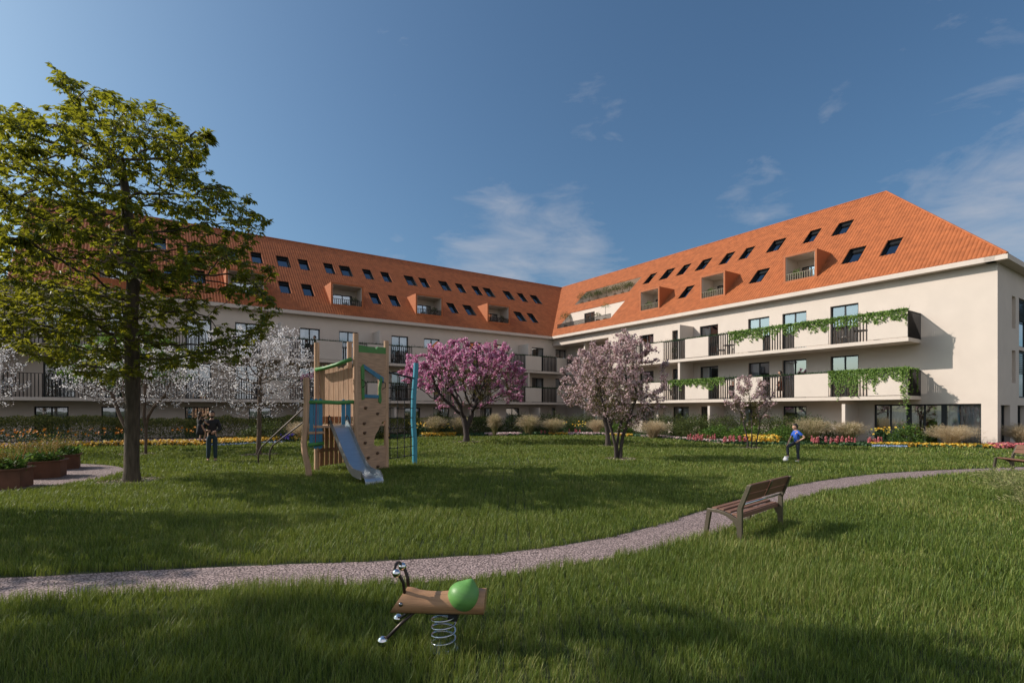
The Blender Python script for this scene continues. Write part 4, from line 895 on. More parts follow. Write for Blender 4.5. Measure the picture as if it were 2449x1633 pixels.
# mulch rings under the trees
m_mulch = leafmat('mulch_chip', [(.20, .14, .10), (.36, .28, .21), (.50, .41, .33)], .05)
n = 4200; w_ = RNG.integers(0, len(mulch), n); mm = np.array(mulch)[w_]; a = RNG.random(n)*2*PI; rr = mm[:, 2]*np.sqrt(RNG.random(n))*1.1
P = np.stack([mm[:, 0]+np.cos(a)*rr, mm[:, 1]+np.sin(a)*rr, .012+.02*RNG.random(n)], 1); V, F = leaves_VF(P, rnd_dirs(n)*np.array([1, 1, .3]), rnd_dirs(n)*.5+np.array([0, 0, 1]), .06, .035, .1)
tag(npmesh('mulch', V, [F.astype(np.int32)], m_mulch), 'wood chip mulch scattered round the tree trunks', 'mulch', kind='stuff')

# ---------------------------------------------------------------- plants on the building
def ivy(label, f, segs, n, L=.10):
    """segs: (a0, a1, d, ztop, drop, weight)"""
    t = thing('trailing_ivy', label, 'ivy', f(segs[0][0], segs[0][2], segs[0][3]), group='trailing ivy on the balcony parapets')
    w = np.array([s[5] for s in segs], float); pick = RNG.choice(len(segs), n, p=w/w.sum()); S_ = np.array([s[:5] for s in segs])[pick]
    a = S_[:, 0]+(S_[:, 1]-S_[:, 0])*RNG.random(n); dr = S_[:, 4]*(.35+1.1*vnoise(a*3, a*0, .5, 3))
    z = S_[:, 3]+.12-dr*RNG.random(n)**1.8; d = S_[:, 2]+.03+.09*RNG.random(n)*np.clip((z-S_[:, 3]+.5)*1.6, .25, 1)-.18*(RNG.random(n) < .25)*(z > S_[:, 3])
    P = np.array([f(x, y, q) for x, y, q in zip(a, d, z)]); o = np.array(f(0, 1, 0)-f(0, 0, 0))
    V, F = leaves_VF(P, rnd_dirs(n)*.7+np.array([0, 0, -.6])+o*.3, rnd_dirs(n)*.55+o+np.array([0, 0, .35]), L*(.6+.8*RNG.random(n)), L*.8, .1); npmesh('leaves', V, [F.astype(np.int32)], m_ivy, t)
    k = MB()
    for i in range(14):
        s = segs[i % len(segs)]; x = s[0]+(s[1]-s[0])*random.random(); k.tube([f(x, s[2]+.03, s[3]), f(x+.05, s[2]+.06, s[3]-s[4]*.4), f(x-.04, s[2]+.05, s[3]-s[4]*.9)], [.006, .005, .003], 4)
    k.build('vine', m_twig, t, fix=False)
ivy('trailing green ivy along the upper right balcony parapet', FR, [(21.3, 31.0, 1.70, 6.95, .62, 6), (20.9, 21.6, 1.70, 6.95, .9, .5)], 3800)
ivy('trailing green ivy on the middle of the lower right balcony', FR, [(15.9, 20.6, 1.70, 3.93, .62, 4)], 1800)
ivy('thick ivy curtain at the outer end of the lower right balcony', FR, [(27.2, 31.0, 1.70, 3.93, .75, 5), (27.2, 29.6, 1.70, 3.93, 1.3, 3.2), (30.7, 31.1, 1.72, 3.93, 2.2, .9), (30.95, 31.05, 1.2, 3.9, 1.0, .8), (30.95, 31.05, .5, 3.9, .9, .8)], 4300, .085)
ivy('trailing ivy above the nearer pale pink tree', FR, [(8.0, 11.6, 1.70, 6.95, .5, 3)], 1100)
ivy('dark ivy on the left wing balcony rail behind the big tree', FL, [(31.5, 38, 1.70, 3.93, .6, 3)], 1500)
# grass growing along the parapet planters
n = 34000; sel = RNG.integers(0, 5, n); a = RNG.random(n)
A0 = np.array([7.95, 7.95, 0., 0., 1.8])[sel]; A1 = np.array([31, 31, 27., 27., 7.8])[sel]; zt = np.array([6.95, 3.93, 6.95, 3.93, 3.93])[sel]; x = A0+(A1-A0)*a
dd = np.where(sel == 4, -.42, 1.62)+RNG.normal(size=n)*.035; P = np.array([(FR if s in (0, 1, 4) else FL)(p, q, r) for s, p, q, r in zip(sel, x, dd, zt-.03)])
keep = (sel != 4) | (RNG.random(n) < .4); P = P[keep]; n = len(P); hL = .08+.12*RNG.random(n)+.18*(RNG.random(n) < .03)
V, F = leaves_VF(P, rnd_dirs(n)*.45+np.array([0, 0, 1.]), rnd_dirs(n), hL, .018, .1)
tag(npmesh('parapet_grass', V, [F.astype(np.int32)], m_stem), 'thin green grass growing along the balcony parapets', 'grass', kind='stuff')
TG = 'potted shrubs on the roof terraces and balconies'
def pot_shrub(label, p, r, h, n, m=None, pot=True):
    t = thing('potted_plant', label, 'potted plant', p, group=TG); p = Vector(p)
    k = MB(); k.tube([p, p+Vector((0, 0, .05)), p+Vector((0, 0, .3))], [.13, .15, .19], 12); k.build('pot', m_bframe, t)
    V, F = leaf_blob(n, (p[0], p[1], p[2]+h-r*.6), (r, r, r*1.1), .09, int(r*100), .3); npmesh('foliage', V, [F.astype(np.int32)], m or m_shrub, t)
    k = MB(); k.tube([p+Vector((0, 0, .25)), p+Vector((0, 0, h-r*.3))], [.025, .015], 6); k.build('stem', m_twig, t)
zf = EZ+SLO*.95; zu = EZ+SLO*4.0
pot_shrub('round bush at the left of the lower roof terrace', FR(1.0, -.9, zf), .62, 1.35, 520)
pot_shrub('small bush left of the thin tree on the lower roof terrace', FR(5.3, -1.2, zf), .32, .8, 200)
pot_shrub('thin pale tree at the right of the lower roof terrace', FR(6.1, -1.4, zf), .42, 1.6, 150, m_bright)
for i, (a, r, w) in enumerate([(-.2, .55, 'first round bush at the inner end'), (.9, .5, 'second bush from the inner end'), (2.2, .42, 'low bush in the middle'), (3.4, .6, 'tall bush right of the middle'), (4.6, .48, 'low bush beside the tall pair'), (5.6, .6, 'tall bush near the outer end'), (6.5, .45, 'last bush at the outer end')]): pot_shrub(w+' of the upper roof terrace', FR(a, -4.2, zu), r, .75+r*.5, 420)
for i, (f, a, b) in enumerate([(FR, *x) for x in dm_r]+[(FL, *x) for x in dm_l[:4]]):
    z = EZ+SLO*.92+.1; nm = ('right wing dormer', 'left wing dormer')[f is FL]; idx = ('innermost', 'middle', 'outermost')[i] if f is FR else ('one nearest the inner corner', 'second from the inner corner', 'third from the inner corner', 'fourth from the inner corner')[i-3]
    pot_shrub(f'leafy potted plants in the {idx} {nm}' if f is FR else f'leafy potted plant in the {nm}, {idx}', f(a+.62, -.95, z), .34, .62, 260, m_bright if i < 3 else m_shrub)
pot_shrub('potted bush on the upper right balcony behind the railing near the partition', FR(16.1, 1.0, 5.56), .4, .9, 300)
pot_shrub('dark potted bush on the lower left balcony behind the climbing net', FL(17.0, 1.1, 2.56), .55, 1.15, 420)
m_ch = mat('chair_fabric', (.33, .30, .28), .85, .1, 6); m_chd = mat('dark_wicker', (.035, .03, .028), .7, .2, 12)
def chair():
    t = thing('balcony_chair', None, 'chair', group='balcony chairs'); k = MB(); k.box(-.24, .24, -.24, .24, .38, .46); k.build('seat', m_ch, t, bevel=.02)
    k = MB(); k.hexa([(-.24, .18, .46), (.24, .18, .46), (.24, .24, .46), (-.24, .24, .46), (-.24, .26, .85), (.24, .26, .85), (.24, .31, .85), (-.24, .31, .85)]); k.build('backrest', m_ch, t, bevel=.02)
    for x in (-.21, .21):
        for y in (-.21, .21): k = MB(); k.tube([(x, y, 0), (x, y, .39)], .014, 6); k.build('leg', m_chd, t)
    return t
c0 = chair()
for i, (f, a, d, z, r, l) in enumerate([(FR, 19.8, 1.0, 5.56, 1.2, 'pale chair on the upper right balcony, left of its table'), (FR, 21.0, .9, 5.56, -1.4, 'pale chair on the upper right balcony, right of its table'), (FR, 27.7, 1.0, 5.56, .4, 'pale chair near the outer end of the upper right balcony'), (FR, 15.8, 1.0, 2.56, 1.0, 'pale lounge chair on the lower right balcony near the partition'), (FR, 20.7, .9, 2.56, 2.4, 'chair holding the seated person in red'), (FL, 17.4, 1.0, 5.56, .8, 'pale chair on the upper left balcony right of the play tower'), (FL, 16.5, .9, 5.56, 2.2, 'pale chair at the table on the upper left balcony')]):
    o = c0 if i == 0 else copy_tree(c0); o.location = f(a, d, z); o.rotation_euler = (0, 0, r); o['label'] = l
for f, a, d, z, l in [(FR, 20.4, 1.0, 5.56, 'small dark table between two chairs on the upper right balcony'), (FL, 16.9, .9, 5.56, 'small dark table on the upper left balcony'), (FR, 28.5, .9, 5.56, 'low dark table near the outer end of the upper right balcony')]:
    p = Vector(f(a, d, z)); t = thing('balcony_table', l, 'table', p, group='balcony tables'); k = MB(); k.tube([p+Vector((0, 0, .68)), p+Vector((0, 0, .72))], .36, 20); k.build('tabletop', m_chd, t)
    k = MB(); k.tube([p+Vector((0, 0, .02)), p+Vector((0, 0, .68))], .03, 8); k.build('leg', m_chd, t); k = MB(); k.tube([p, p+Vector((0, 0, .025))], .22, 16); k.build('base', m_chd, t)
# ---------------------------------------------------------------- corten planters
def planter(label, cx, cy, R, h, rot, seed):
    t = thing('hexagonal_planter', label, 'planter', (cx, cy, 0), group='rust brown hexagonal planters'); k = MB()
    P = lambda r, i: (cx+r*math.cos(rot+i*PI/3), cy+r*math.sin(rot+i*PI/3))
    for i in range(6):
        a, b = P(R, i), P(R, i+1); a2, b2 = P(R-.03, i), P(R-.03, i+1)
        k.hexa([(*a, 0), (*b, 0), (*b2, 0), (*a2, 0), (*a, h), (*b, h), (*b2, h), (*a2, h)])
    k.build('planter_wall', m_corten, t, fix=True)
    k = MB()
    for i in range(6):
        a, b = P(R+.055, i), P(R+.055, i+1); a2, b2 = P(R-.06, i), P(R-.06, i+1)
        k.hexa([(*a, h-.012), (*b, h-.012), (*b2, h-.012), (*a2, h-.012), (*a, h+.022), (*b, h+.022), (*b2, h+.022), (*a2, h+.022)])
    k.build('rim', m_corten, t)
    k = MB(); k.add([(*P(R-.03, i), h-.06) for i in range(6)], [tuple(range(6))]); k.build('soil', m_soil, t, fix=False)
    n = 420; rr = (R-.06)*np.sqrt(RNG.random(n)); a = RNG.random(n)*2*PI; p = np.stack([cx+rr*np.cos(a), cy+rr*np.sin(a), h-.05+.24*RNG.random(n)], 1)
    V, F = leaves_VF(p, rnd_dirs(n)+np.array([0, 0, .6]), rnd_dirs(n)*.6+np.array([0, 0, 1]), .13*(.6+.7*RNG.random(n)), .085, .15)
    o = npmesh('leafy_herbs', V, [F.astype(np.int32)], m_bright); tag(o, f'broad green leaves growing in the {label.split(" ")[0]} rust planter', 'plant', 'plants growing in the planters')
    n = 150; rr = (R-.1)*np.sqrt(RNG.random(n))*.8; a = RNG.random(n)*2*PI; p = np.stack([cx-.1+rr*np.cos(a), cy+.08+rr*np.sin(a), np.full(n, h-.05)], 1); L = .35+.35*RNG.random(n)
    D = rnd_dirs(n)*.3+np.array([0, 0, 1.]); V, F = leaves_VF(p, D, rnd_dirs(n), L, .014, .1)
    q = p+D*(L*(.55+.4*RNG.random(n)))[:, None]; k2 = np.repeat(q, 5, 0)+RNG.normal(size=(n*5, 3))*.045; V2, F2 = leaves_VF(k2, rnd_dirs(n*5)+np.array([0, 0, .6]), rnd_dirs(n*5), .055, .02, .1)
    o = npmesh('tall_herbs', np.concatenate([V, V2]), [np.concatenate([F, F2+len(V)]).astype(np.int32)], m_herb); tag(o, f'feathery yellow green stems growing in the {label.split(" ")[0]} rust planter', 'plant', 'plants growing in the planters')
m_herb = leafmat('herb', [(.07, .10, .02), (.16, .18, .03), (.30, .22, .06), (.34, .15, .06)], .35)
planter('nearest rust brown hexagonal planter at the left edge', -11.92, 12.24, .6, .44, R_(-10.6), 1)
planter('middle rust brown hexagonal planter on the gravel terrace', -12.75, 14.2, .6, .44, R_(-2.5), 2)
planter('farthest rust brown hexagonal planter beside the lawn', -14.0, 16.25, .6, .43, R_(6), 3)

# ---------------------------------------------------------------- benches
def make_bench():
    """length along x, sitter looks towards +y"""
    t = thing('park_bench', None, 'bench', group='park benches beside the path'); Lh = .80
    def side(x):
        o = [(-.20, 0), (-.13, 0), (-.12, .20), (-.06, .30), (.04, .36), (.16, .392), (.28, .395), (.345, 0), (.405, 0), (.34, .44), (.20, .445), (.08, .425), (-.02, .395), (-.125, .345), (-.13, .50), (-.275, .86), (-.335, .86), (-.20, .50)]
        k = MB(); k.prism(o, lambda y, z, q: (q, y, z), x-.03, x+.03); return k.build('side_frame', m_bframe, t, bevel=.005)
    side(-Lh); side(Lh)
    for i, (y, z) in enumerate([(-.07, .405), (.035, .432), (.14, .452), (.245, .458)]):
        k = MB(); k.box(-Lh+.031, Lh-.031, y-.044, y+.044, z-.032, z); k.build('seat_slat', m_slat, t, bevel=.006)
    d = Vector((0, -.145, .36)).normalized(); n_ = Vector((0, d.z, -d.y))
    for a, b in ((.10, .225), (.235, .385)):
        for x0, x1 in ((-Lh+.031, -.012), (.012, Lh-.031)):
            p0 = Vector((0, -.165, .50))+d*a; p1 = Vector((0, -.165, .50))+d*b; k = MB()
            k.hexa([Vector((x, 0, 0))+p+n_*s for p, s in ((p0, 0), (p0, .032), (p1, .032), (p1, 0)) for x in (x0,)]+[Vector((x1, 0, 0))+p+n_*s for p, s in ((p0, 0), (p0, .032), (p1, .032), (p1, 0))]); k.build('back_board', m_slat, t, bevel=.005)
    k = MB(); k.bar(Vector((0, -.185, .50))+d*.14, Vector((0, -.185, .50))+d*.37, .05, .012, up=n_); k.build('back_bracket', m_bframe, t)
    k = MB(); k.tube([(-Lh, -.165, .545), (Lh, -.165, .545)], .018, 10); k.build('cross_bar', m_steel, t, smooth=True)
    k = MB(); k.bar((-Lh, -.12, .36), (Lh, -.12, .36), .03, .06); k.build('seat_rail', m_slat, t)
    return t
be = make_bench(); be['label'] = 'brown slatted bench with metal side frames beside the curving path'
be.scale = (.92,)*3; be.location = (3.55, 7.82, 0); be.rotation_euler = (0, 0, R_(43.5))
b2 = copy_tree(be, (14.5, 14.85, 0), R_(80), None, 'brown bench partly outside the right edge of the photo, seen from its end')

# ---------------------------------------------------------------- spring rider
def rider(loc, rz):
    t = thing('spring_rider', 'wooden spring rider with a green shell back and chrome balls in the grass', 'spring rider')
    # body: half log lofted along x, nose at -x
    n = 28; m = 22; vs = []; fs = []; Lb = .71
    for i in range(n+1):
        u = i/n; x = -Lb/2+Lb*u
        top = .468+.010*math.cos(u*2*PI)-.012*math.sin(PI*min(1, max(0, (u-.12)/.6)))+.0; bot = .31
        half = .102
        for k in range(m+1):
            a = R_(-42)+R_(264)*k/m; zc = .372; rz_ = (top-zc) if math.sin(a) > 0 else .088; y = -half*math.cos(a); z = zc+rz_*math.sin(a); xx = x
            if u < .12: xx = -Lb/2+.0+(Lb*.12)*(u/.12)
            sl = (z-bot)/(top-bot)                     # the nose slants back towards the top
            xx += (1-min(1, u/.3))*(.115*sl-.0)
            if u > .9: xx -= (u-.9)/.1*.012*(1-sl)
            vs.append((xx, y, z))
    w = m+1
    for i in range(n):
        for k in range(m): fs.append((i*w+k, i*w+k+1, (i+1)*w+k+1, (i+1)*w+k))
        fs.append((i*w, (i+1)*w, (i+1)*w+m, i*w+m))
    fs.append(tuple(range(w))); fs.append(tuple(n*w+k for k in range(w))[::-1])
    k = MB(); k.add(vs, fs); o = k.build('body', m_woodb, t, smooth=True)
    md = o.modifiers.new('e', 'EDGE_SPLIT'); md.split_angle = R_(50)
    def shell(p):
        q = Vector(p); up = max(0, p.z); 
        r = math.hypot(p.x, p.y); s = 1-.10*up**3
        return Vector((p.x*s+.16*up**5, p.y*s, p.z*(1+.24*up**12)))
    k = MB(); k.sphere((0, 0, 0), .122, 48, 36, (1.0, .95, .90), shell); o = k.build('shell', m_shell, t, smooth=True)
    o.matrix_local = Matrix.Translation((.195, -.03, .432)) @ Matrix.Rotation(R_(16), 4, 'Y')
    k = MB()
    for s in (-1, 1): k.tube([(-.245, s*.055, .45), (-.252, s*.062, .53), (-.275, s*.075, .585), (-.300, s*.078, .605)], .0125, 10)
    k.tube([(-.300, -.078, .605), (-.318, -.07, .635), (-.318, -.03, .655), (-.315, .03, .655), (-.31, .07, .635), (-.300, .078, .605)], .0125, 10); k.build('handle', m_pipe, t, smooth=True)
    for s in (-1, 1):
        k = MB(); k.sphere((-.298, s*.085, .607), .031, 20, 14); k.build('handle_ball', m_chrome, t, smooth=True)
    for s in (-1, 1):
        k = MB(); k.sphere((-.262, s*.096, .385), .0175, 16, 10); k.build('eye', m_chromed, t, smooth=True)
    k = MB()
    for s in (-1, 1): k.tube([(-.16, s*.055, .325), (-.24, s*.10, .265), (-.345, s*.19, .17)], .0125, 10)
    k.build('foot_rest', m_pipe, t, smooth=True)
    for s in (-1, 1):
        k = MB(); k.sphere((-.365, s*.205, .16), .038, 20, 14); k.build('foot_ball', m_chrome, t, smooth=True)
    pts = []; N = 150; turns = 4.6
    for i in range(N+1):
        u = i/N; a = 2*PI*turns*u-1.2; r = .088 if u > .06 else .088; z = .035+.262*u
        pts.append((.035+r*math.cos(a), r*math.sin(a), z))
    k = MB(); k.tube(pts, .0085, 8); k.build('spring', m_steel, t, smooth=True)
    k = MB(); k.box(-.09, .16, -.062, .062, .300, .316); k.box(.075, .145, -.045, .045, .245, .2995); k.build('mounting_plate', m_dark, t, bevel=.004)
    k = MB(); k.tube([(.035, 0, 0), (.035, 0, .03)], .11, 24); k.build('base', m_steel, t)
    t.location = loc; t.rotation_euler = (0, 0, rz)
m_woodb = mat('oiled_log', (.36, .20, .105), .42, .25, 2.2, .12, 10, stretch=(1.2, 14, 14))
m_shell = mat('green_shell_paint', (.115, .285, .07), .45, .14, 5, .06, 20, stretch=(1, 1, 6))
m_chromed = mat('dark_chrome', (.25, .25, .26), .08, .02, 6, metal=1.0)
rider((-.545, 3.93, 0), R_(-3))

# ---------------------------------------------------------------- play tower
TWP = Vector((-4.42, 14.9, 0)); PA = Vector((-.92, .39, 0)); PB = Vector((.39, .92, 0))   # corner post, towards the left post, towards the back
def TW(a, b, z): return TWP+PA*a+PB*b+Vector((0, 0, z))
def tower():
    t = thing('play_tower', 'wooden climbing tower with a steel slide, green and blue boards and a rope net', 'play tower', TWP)
    W_ = 1.42
    def post(name, m, pts, r=.075): k = MB(); k.tube(pts, r, 14); return k.build(name, m, t, smooth=False, bevel=0)
    def spost(pts, r=.075, m=m_wood, name='post'):
        k = MB(); k.tube(pts, r, 16); o = k.build(name, m, t, smooth=True); md = o.modifiers.new('e', 'EDGE_SPLIT'); md.split_angle = R_(40); return o
    spost([TW(0, 0, -.1), TW(0, 0, 2), TW(0, 0, 3.97)], .078); spost([TW(W_, 0, -.1), TW(W_, 0, 3.78)], .075); spost([TW(0, W_, -.1), TW(0, W_, 3.93)], .075); spost([TW(W_, W_, -.1), TW(W_, W_, 3.97)], .075)
    CP = Vector((-5.52, 14.27, 0)); v = lambda x, y, z: CP+Vector((x, y, z))
    spost([v(.03, 0, -.1), v(.0, 0, .25), v(-.09, 0, .62), v(-.12, 0, .92), v(-.07, 0, 1.4), v(-.04, 0, 2.0), v(-.055, 0, 2.69)], .080)
    bp = TWP+PB*2.95+PA*-.02
    spost([bp+Vector((0, 0, -.1)), bp+Vector((0, 0, .8)), bp+Vector((-.05, 0, 1.5)), bp+Vector((-.03, 0, 2.3)), bp+Vector((.03, 0, 3.0)), bp+Vector((.05, 0, 3.38))], .085, m_bluep, 'net_post')
    # platforms
    k = MB()
    for i in range(9): k.hexa([TW(.02+.155*i, .0, 1.33), TW(.165+.155*i, .0, 1.33), TW(.165+.155*i, W_, 1.33), TW(.02+.155*i, W_, 1.33), TW(.02+.155*i, .0, 1.38), TW(.165+.155*i, .0, 1.38), TW(.165+.155*i, W_, 1.38), TW(.02+.155*i, W_, 1.38)])
    k.build('platform', m_wood, t)
    k = MB(); q0 = v(0, 0, 1.33); q1 = TW(0, 0, 1.33); q2 = TW(W_, 0, 1.33)
    k.prism([(q0.x, q0.y), (q1.x, q1.y-.05), (q2.x, q2.y-.05)], lambda x, y, z: (x, y, z), 1.32, 1.385); k.build('slide_platform', m_wood, t)
    # vertical boards between the left and the middle post: high screen and lower skirt
    for i in range(7):
        a0 = .1+.178*i; h = 3.02+.05*math.sin(i*1.9)+.02*i; k = MB(); o = [(a0, 1.62), (a0+.165, 1.62), (a0+.165, h-.08)]+[(a0+.0825+.0825*math.cos(x*PI/6), h-.08+.08*math.sin(x*PI/6)) for x in range(1, 6)]+[(a0, h-.08)]
        k.prism(o, lambda x, z, q: TW(x, q, z), .02, .05); k.build('screen_board', m_wood, t, bevel=.004)
    for i in range(6):
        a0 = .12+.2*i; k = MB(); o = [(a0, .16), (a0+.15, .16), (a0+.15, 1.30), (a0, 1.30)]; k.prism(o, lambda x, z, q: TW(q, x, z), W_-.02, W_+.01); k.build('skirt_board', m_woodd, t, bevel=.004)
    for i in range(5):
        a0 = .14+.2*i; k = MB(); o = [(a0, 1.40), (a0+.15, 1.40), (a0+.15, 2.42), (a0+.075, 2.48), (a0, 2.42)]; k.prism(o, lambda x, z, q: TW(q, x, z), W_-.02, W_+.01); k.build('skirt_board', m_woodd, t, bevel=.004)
        k = MB(); k.bar(TW(W_, .05, .62), TW(W_, W_, .62), .06, .10); k.build('cross_beam', m_wood, t, bevel=.008)
    # green rails
    def rail(pts, r=.045, m=m_green): k = MB(); k.tube(pts, r, 12); return k.build('rail', m, t, smooth=True)
    rail([TW(W_-.06, -.10, 2.98), TW(1.0, -.10, 3.02), TW(.6, -.10, 3.1), TW(.08, -.10, 3.24)], .055)
    rail([v(-.02, .0, 2.02), v(.3, .16, 2.03), v(.7, .37, 2.01), TW(.03, -.06, 2.04)], .055)
    rail([TW(W_+.02, .05, 1.98), TW(1.0, .6, 1.9), TW(.45, 1.25, 1.80)], .045)
    # blue boards at the slide entrance
    dirn = (TW(0, 0, 0)-CP).normalized(); ln = (TW(0, 0, 0)-CP).length; nrm = Vector((dirn.y, -dirn.x, 0))
    def blue(a0, a1, z0, z1, off=.03):
        k = MB(); o = [(a0, z0+.03), (a0+.04, z0), (a1-.03, z0+.02), (a1, z0+.05), (a1, z1-.04), (a1-.05, z1), (a0+.05, z1-.01), (a0, z1-.05)]
        k.prism(o, lambda x, z, q: CP+dirn*x+nrm*q+Vector((0, 0, z)), -off, -off+.035); k.build('blue_board', m_blue, t, bevel=.004)
    for a0, a1 in ((.03, .13), (.14, .25), (.26, .37)): blue(a0, a1, .74+.04*(a0 < .1), 2.13)
    blue(.88, .98, 1.28, 2.12); blue(1.0, 1.13, 1.25, 2.10)
    k = MB(); k.bar(CP+dirn*.0-nrm*.0+Vector((0, 0, 1.19)), CP+dirn*.42+Vector((0, 0, 1.19)), .05, .07); k.build('cross_beam', m_wood, t, bevel=.006)
    k = MB(); k.bar(CP+dirn*.85+Vector((0, 0, 1.22)), CP+dirn*1.2+Vector((0, 0, 1.22)), .05, .07); k.build('cross_beam', m_wood, t, bevel=.006)
    k = MB(); k.tube([CP+dirn*.0+nrm*.03+Vector((0, 0, .86)), CP+dirn*.39+nrm*.03+Vector((0, 0, .90))], .05, 12); k.build('rail', m_green, t, smooth=True)
    k = MB(); k.tube([CP+dirn*.2+nrm*.04+Vector((0, 0, 2.0)), CP+dirn*.19+nrm*.05+Vector((0, 0, 1.4)), CP+dirn*.18+nrm*.04+Vector((0, 0, .9))], .008, 6); k.build('red_rope', m_red, t)
    # climbing wall (plane from the middle post towards the right post)
    def CW(x, z, q): return TWP+PB*x-PA*q+Vector((0, 0, z))
    L0, L1 = .06, W_-.06
    def piece(name, o, m, q0=-.02, q1=.03): k = MB(); k.prism(o, CW, q0, q1); return k.build(name, m, t, bevel=.004)
    k = MB()
    wl, wr = .30, 1.02
    for o in ([(L0, 3.05), (L1, 2.86), (L1, 3.52), (L0, 3.45)], [(L0, 2.18), (wl, 2.18), (wl, 3.01), (L0, 3.05)], [(wr, 2.18), (L1, 2.18), (L1, 2.86), (wr, 2.90)],
              [(L0, 1.50), (L1, 1.50), (L1, 2.18), (L0, 2.18)], [(L0, .78), (.78, .78), (.80, .95), (.86, 1.08), (1.0, 1.22), (1.08, 1.36), (1.2, 1.46), (L1, 1.50), (L0, 1.50)], [(L0, .03), (L1, .03), (L1, .70), (1.2, .74), (.95, .72), (.78, .78), (L0, .78)], [(wl, 2.76+.25), (wr, 2.90), (wr, 2.76), (wl, 3.0)]):
        k.prism(o, CW, -.02, .03)
    k.build('climbing_wall', m_woodh, t, fix=True)
    piece('wall_cap', [(L0, 3.45), (L1, 3.52), (L1, 3.72), (.98, 3.70), (.88, 3.62), (.80, 3.68), (.55, 3.66), (L0, 3.66)], m_green, -.022, .032)
    piece('window_board', [(.22, 2.10), (.32, 2.12), (.31, 3.0), (.26, 3.12), (.17, 3.02)], m_green, .03, .06); piece('window_board', [(.98, 2.05), (1.06, 2.0), (1.12, 2.1), (1.08, 2.4), (1.16, 2.75), (1.06, 2.82), (.98, 2.5)], m_green, .03, .06)
    piece('window_board', [(.30, 3.0), (.30, 3.12), (1.22, 2.80), (1.22, 2.62), (1.1, 2.68)], m_blue, .028, .055); piece('window_board', [(.30, 2.16), (1.0, 2.16), (1.0, 2.26), (.30, 2.26)], m_blue, .028, .05)
    for x, z in ((.38, 1.87), (.93, 1.70), (.32, 1.42), (.34, 1.15), (.36, .86), (.93, .52), (.95, .12), (.5, .42)):
        k = MB(); p = CW(x, z, .035); k.sphere(p, .06, 10, 7, (1, 1, .7), lambda p: Vector((p.x*(1+.25*math.sin(p.z*4)), p.y, p.z*(1+.2*p.x)))); k.build('climbing_hold', m_hold, t, smooth=True)
    for x, s in ((.2, 1), (1.15, 1)):
        k = MB(); k.tube([CW(x, 2.68, .06), CW(x+.05, 2.62, .13), CW(x+.05, 2.5, .13), CW(x, 2.44, .06)], .011, 8); k.build('grip', m_pipe, t, smooth=True)
    k = MB(); p = TW(0, W_, 0)-PA*.08; k.tube([p+Vector((0, 0, 1.28)), p-PA*.05+Vector((0, 0, 1.22)), p-PA*.05+Vector((0, 0, 1.02)), p+Vector((0, 0, .96))], .011, 8); k.build('grip', m_pipe, t, smooth=True)
    # slide
    a = Vector((-4.78, 14.42, 0)); b = Vector((-3.29, 12.62, 0)); dh = (b-a).normalized(); wd = Vector((-dh.y, dh.x, 0)); Ls = (b-a).length
    prof = [(0, 1.40), (.12, 1.385), (.22, 1.32), (.5, 1.06), (1.0, .60), (1.35, .33), (1.6, .215), (1.85, .185), (2.12, .175), (2.28, .16), (2.335, .10), (2.34, 0)]
    hw = .235; k = MB(); n = len(prof); vs = []
    for s, z in prof:
        hh = .15 if .1 < s < 2.15 else (.10 if s < .2 else .035)
        for u, dz in ((-hw, hh), (-hw+.012, .012), (-hw*.5, 0), (hw*.5, 0), (hw-.012, .012), (hw, hh)):
            vs.append(a+dh*s*Ls/2.34+wd*u+Vector((0, 0, max(0, z+(dz if s < 2.3 else 0)))))
    k.add(vs, [(i*6+j, i*6+j+1, (i+1)*6+j+1, (i+1)*6+j) for i in range(n-1) for j in range(5)]); o = k.build('slide', m_slide, t, smooth=True, fix=False)
    md = o.modifiers.new('s', 'SOLIDIFY'); md.thickness = .006; md2 = o.modifiers.new('e', 'EDGE_SPLIT'); md2.split_angle = R_(35)
    for s in (-1, 1):
        k = MB()
        ed = [a+dh*q*Ls/2.34+wd*s*(hw+.004)+Vector((0, 0, z+(.15 if .1 < q < 2.15 else .10 if q < .2 else .035))) for q, z in prof[:-2]]
        k.tube(ed, .014, 8); lo_ = [p-Vector((0, 0, .19)) for p in ed]
        for i in range(1, len(ed)-2): k.hexa([ed[i], ed[i]+wd*s*.006, ed[i+1]+wd*s*.006, ed[i+1], lo_[i], lo_[i]+wd*s*.006, lo_[i+1]+wd*s*.006, lo_[i+1]])
        k.build('slide_side', m_slidew, t)
    for s in (-1, 1):
        k = MB(); p = a+wd*s*(hw+.01); k.tube([p+Vector((0, 0, 1.38)), p+Vector((0, 0, 1.62)), p+dh*.06+Vector((0, 0, 1.66)), p+dh*.16+Vector((0, 0, 1.60)), p+dh*.3+Vector((0, 0, 1.38))], .014, 8); k.build('grip', m_pipe, t, smooth=True)
    # climbing poles at the back left
    for base, top in ((Vector((-8.33, 17.3, 0)), TW(W_+.02, .6, 2.62)), (Vector((-8.46, 18.4, 0)), TW(W_+.02, W_-.1, 2.45))):
        k = MB(); h = Vector((0, 0, 1)); d = (top-(base+h*.42)).normalized(); k.tube([base-h*.05, base+h*.3, base+h*.38+d*.02, base+h*.43+d*.09, base+h*.5+d*.2, top], .026, 8); k.build('climbing_pole', m_polew, t, smooth=True)
    # rope net
    k = MB(); n0 = TW(0, W_, 0); n1 = bp; zs = [.32, .62, .93, 1.24, 1.56, 1.87, 2.18, 2.50]
    fr = [.12, .38, .62, .84]
    for z in zs: k.tube([n0.lerp(n1, .04)+Vector((0, 0, z)), n0.lerp(n1, .5)+Vector((0, 0, z-.015)), n0.lerp(n1, .96)+Vector((0, 0, z))], .012, 6)
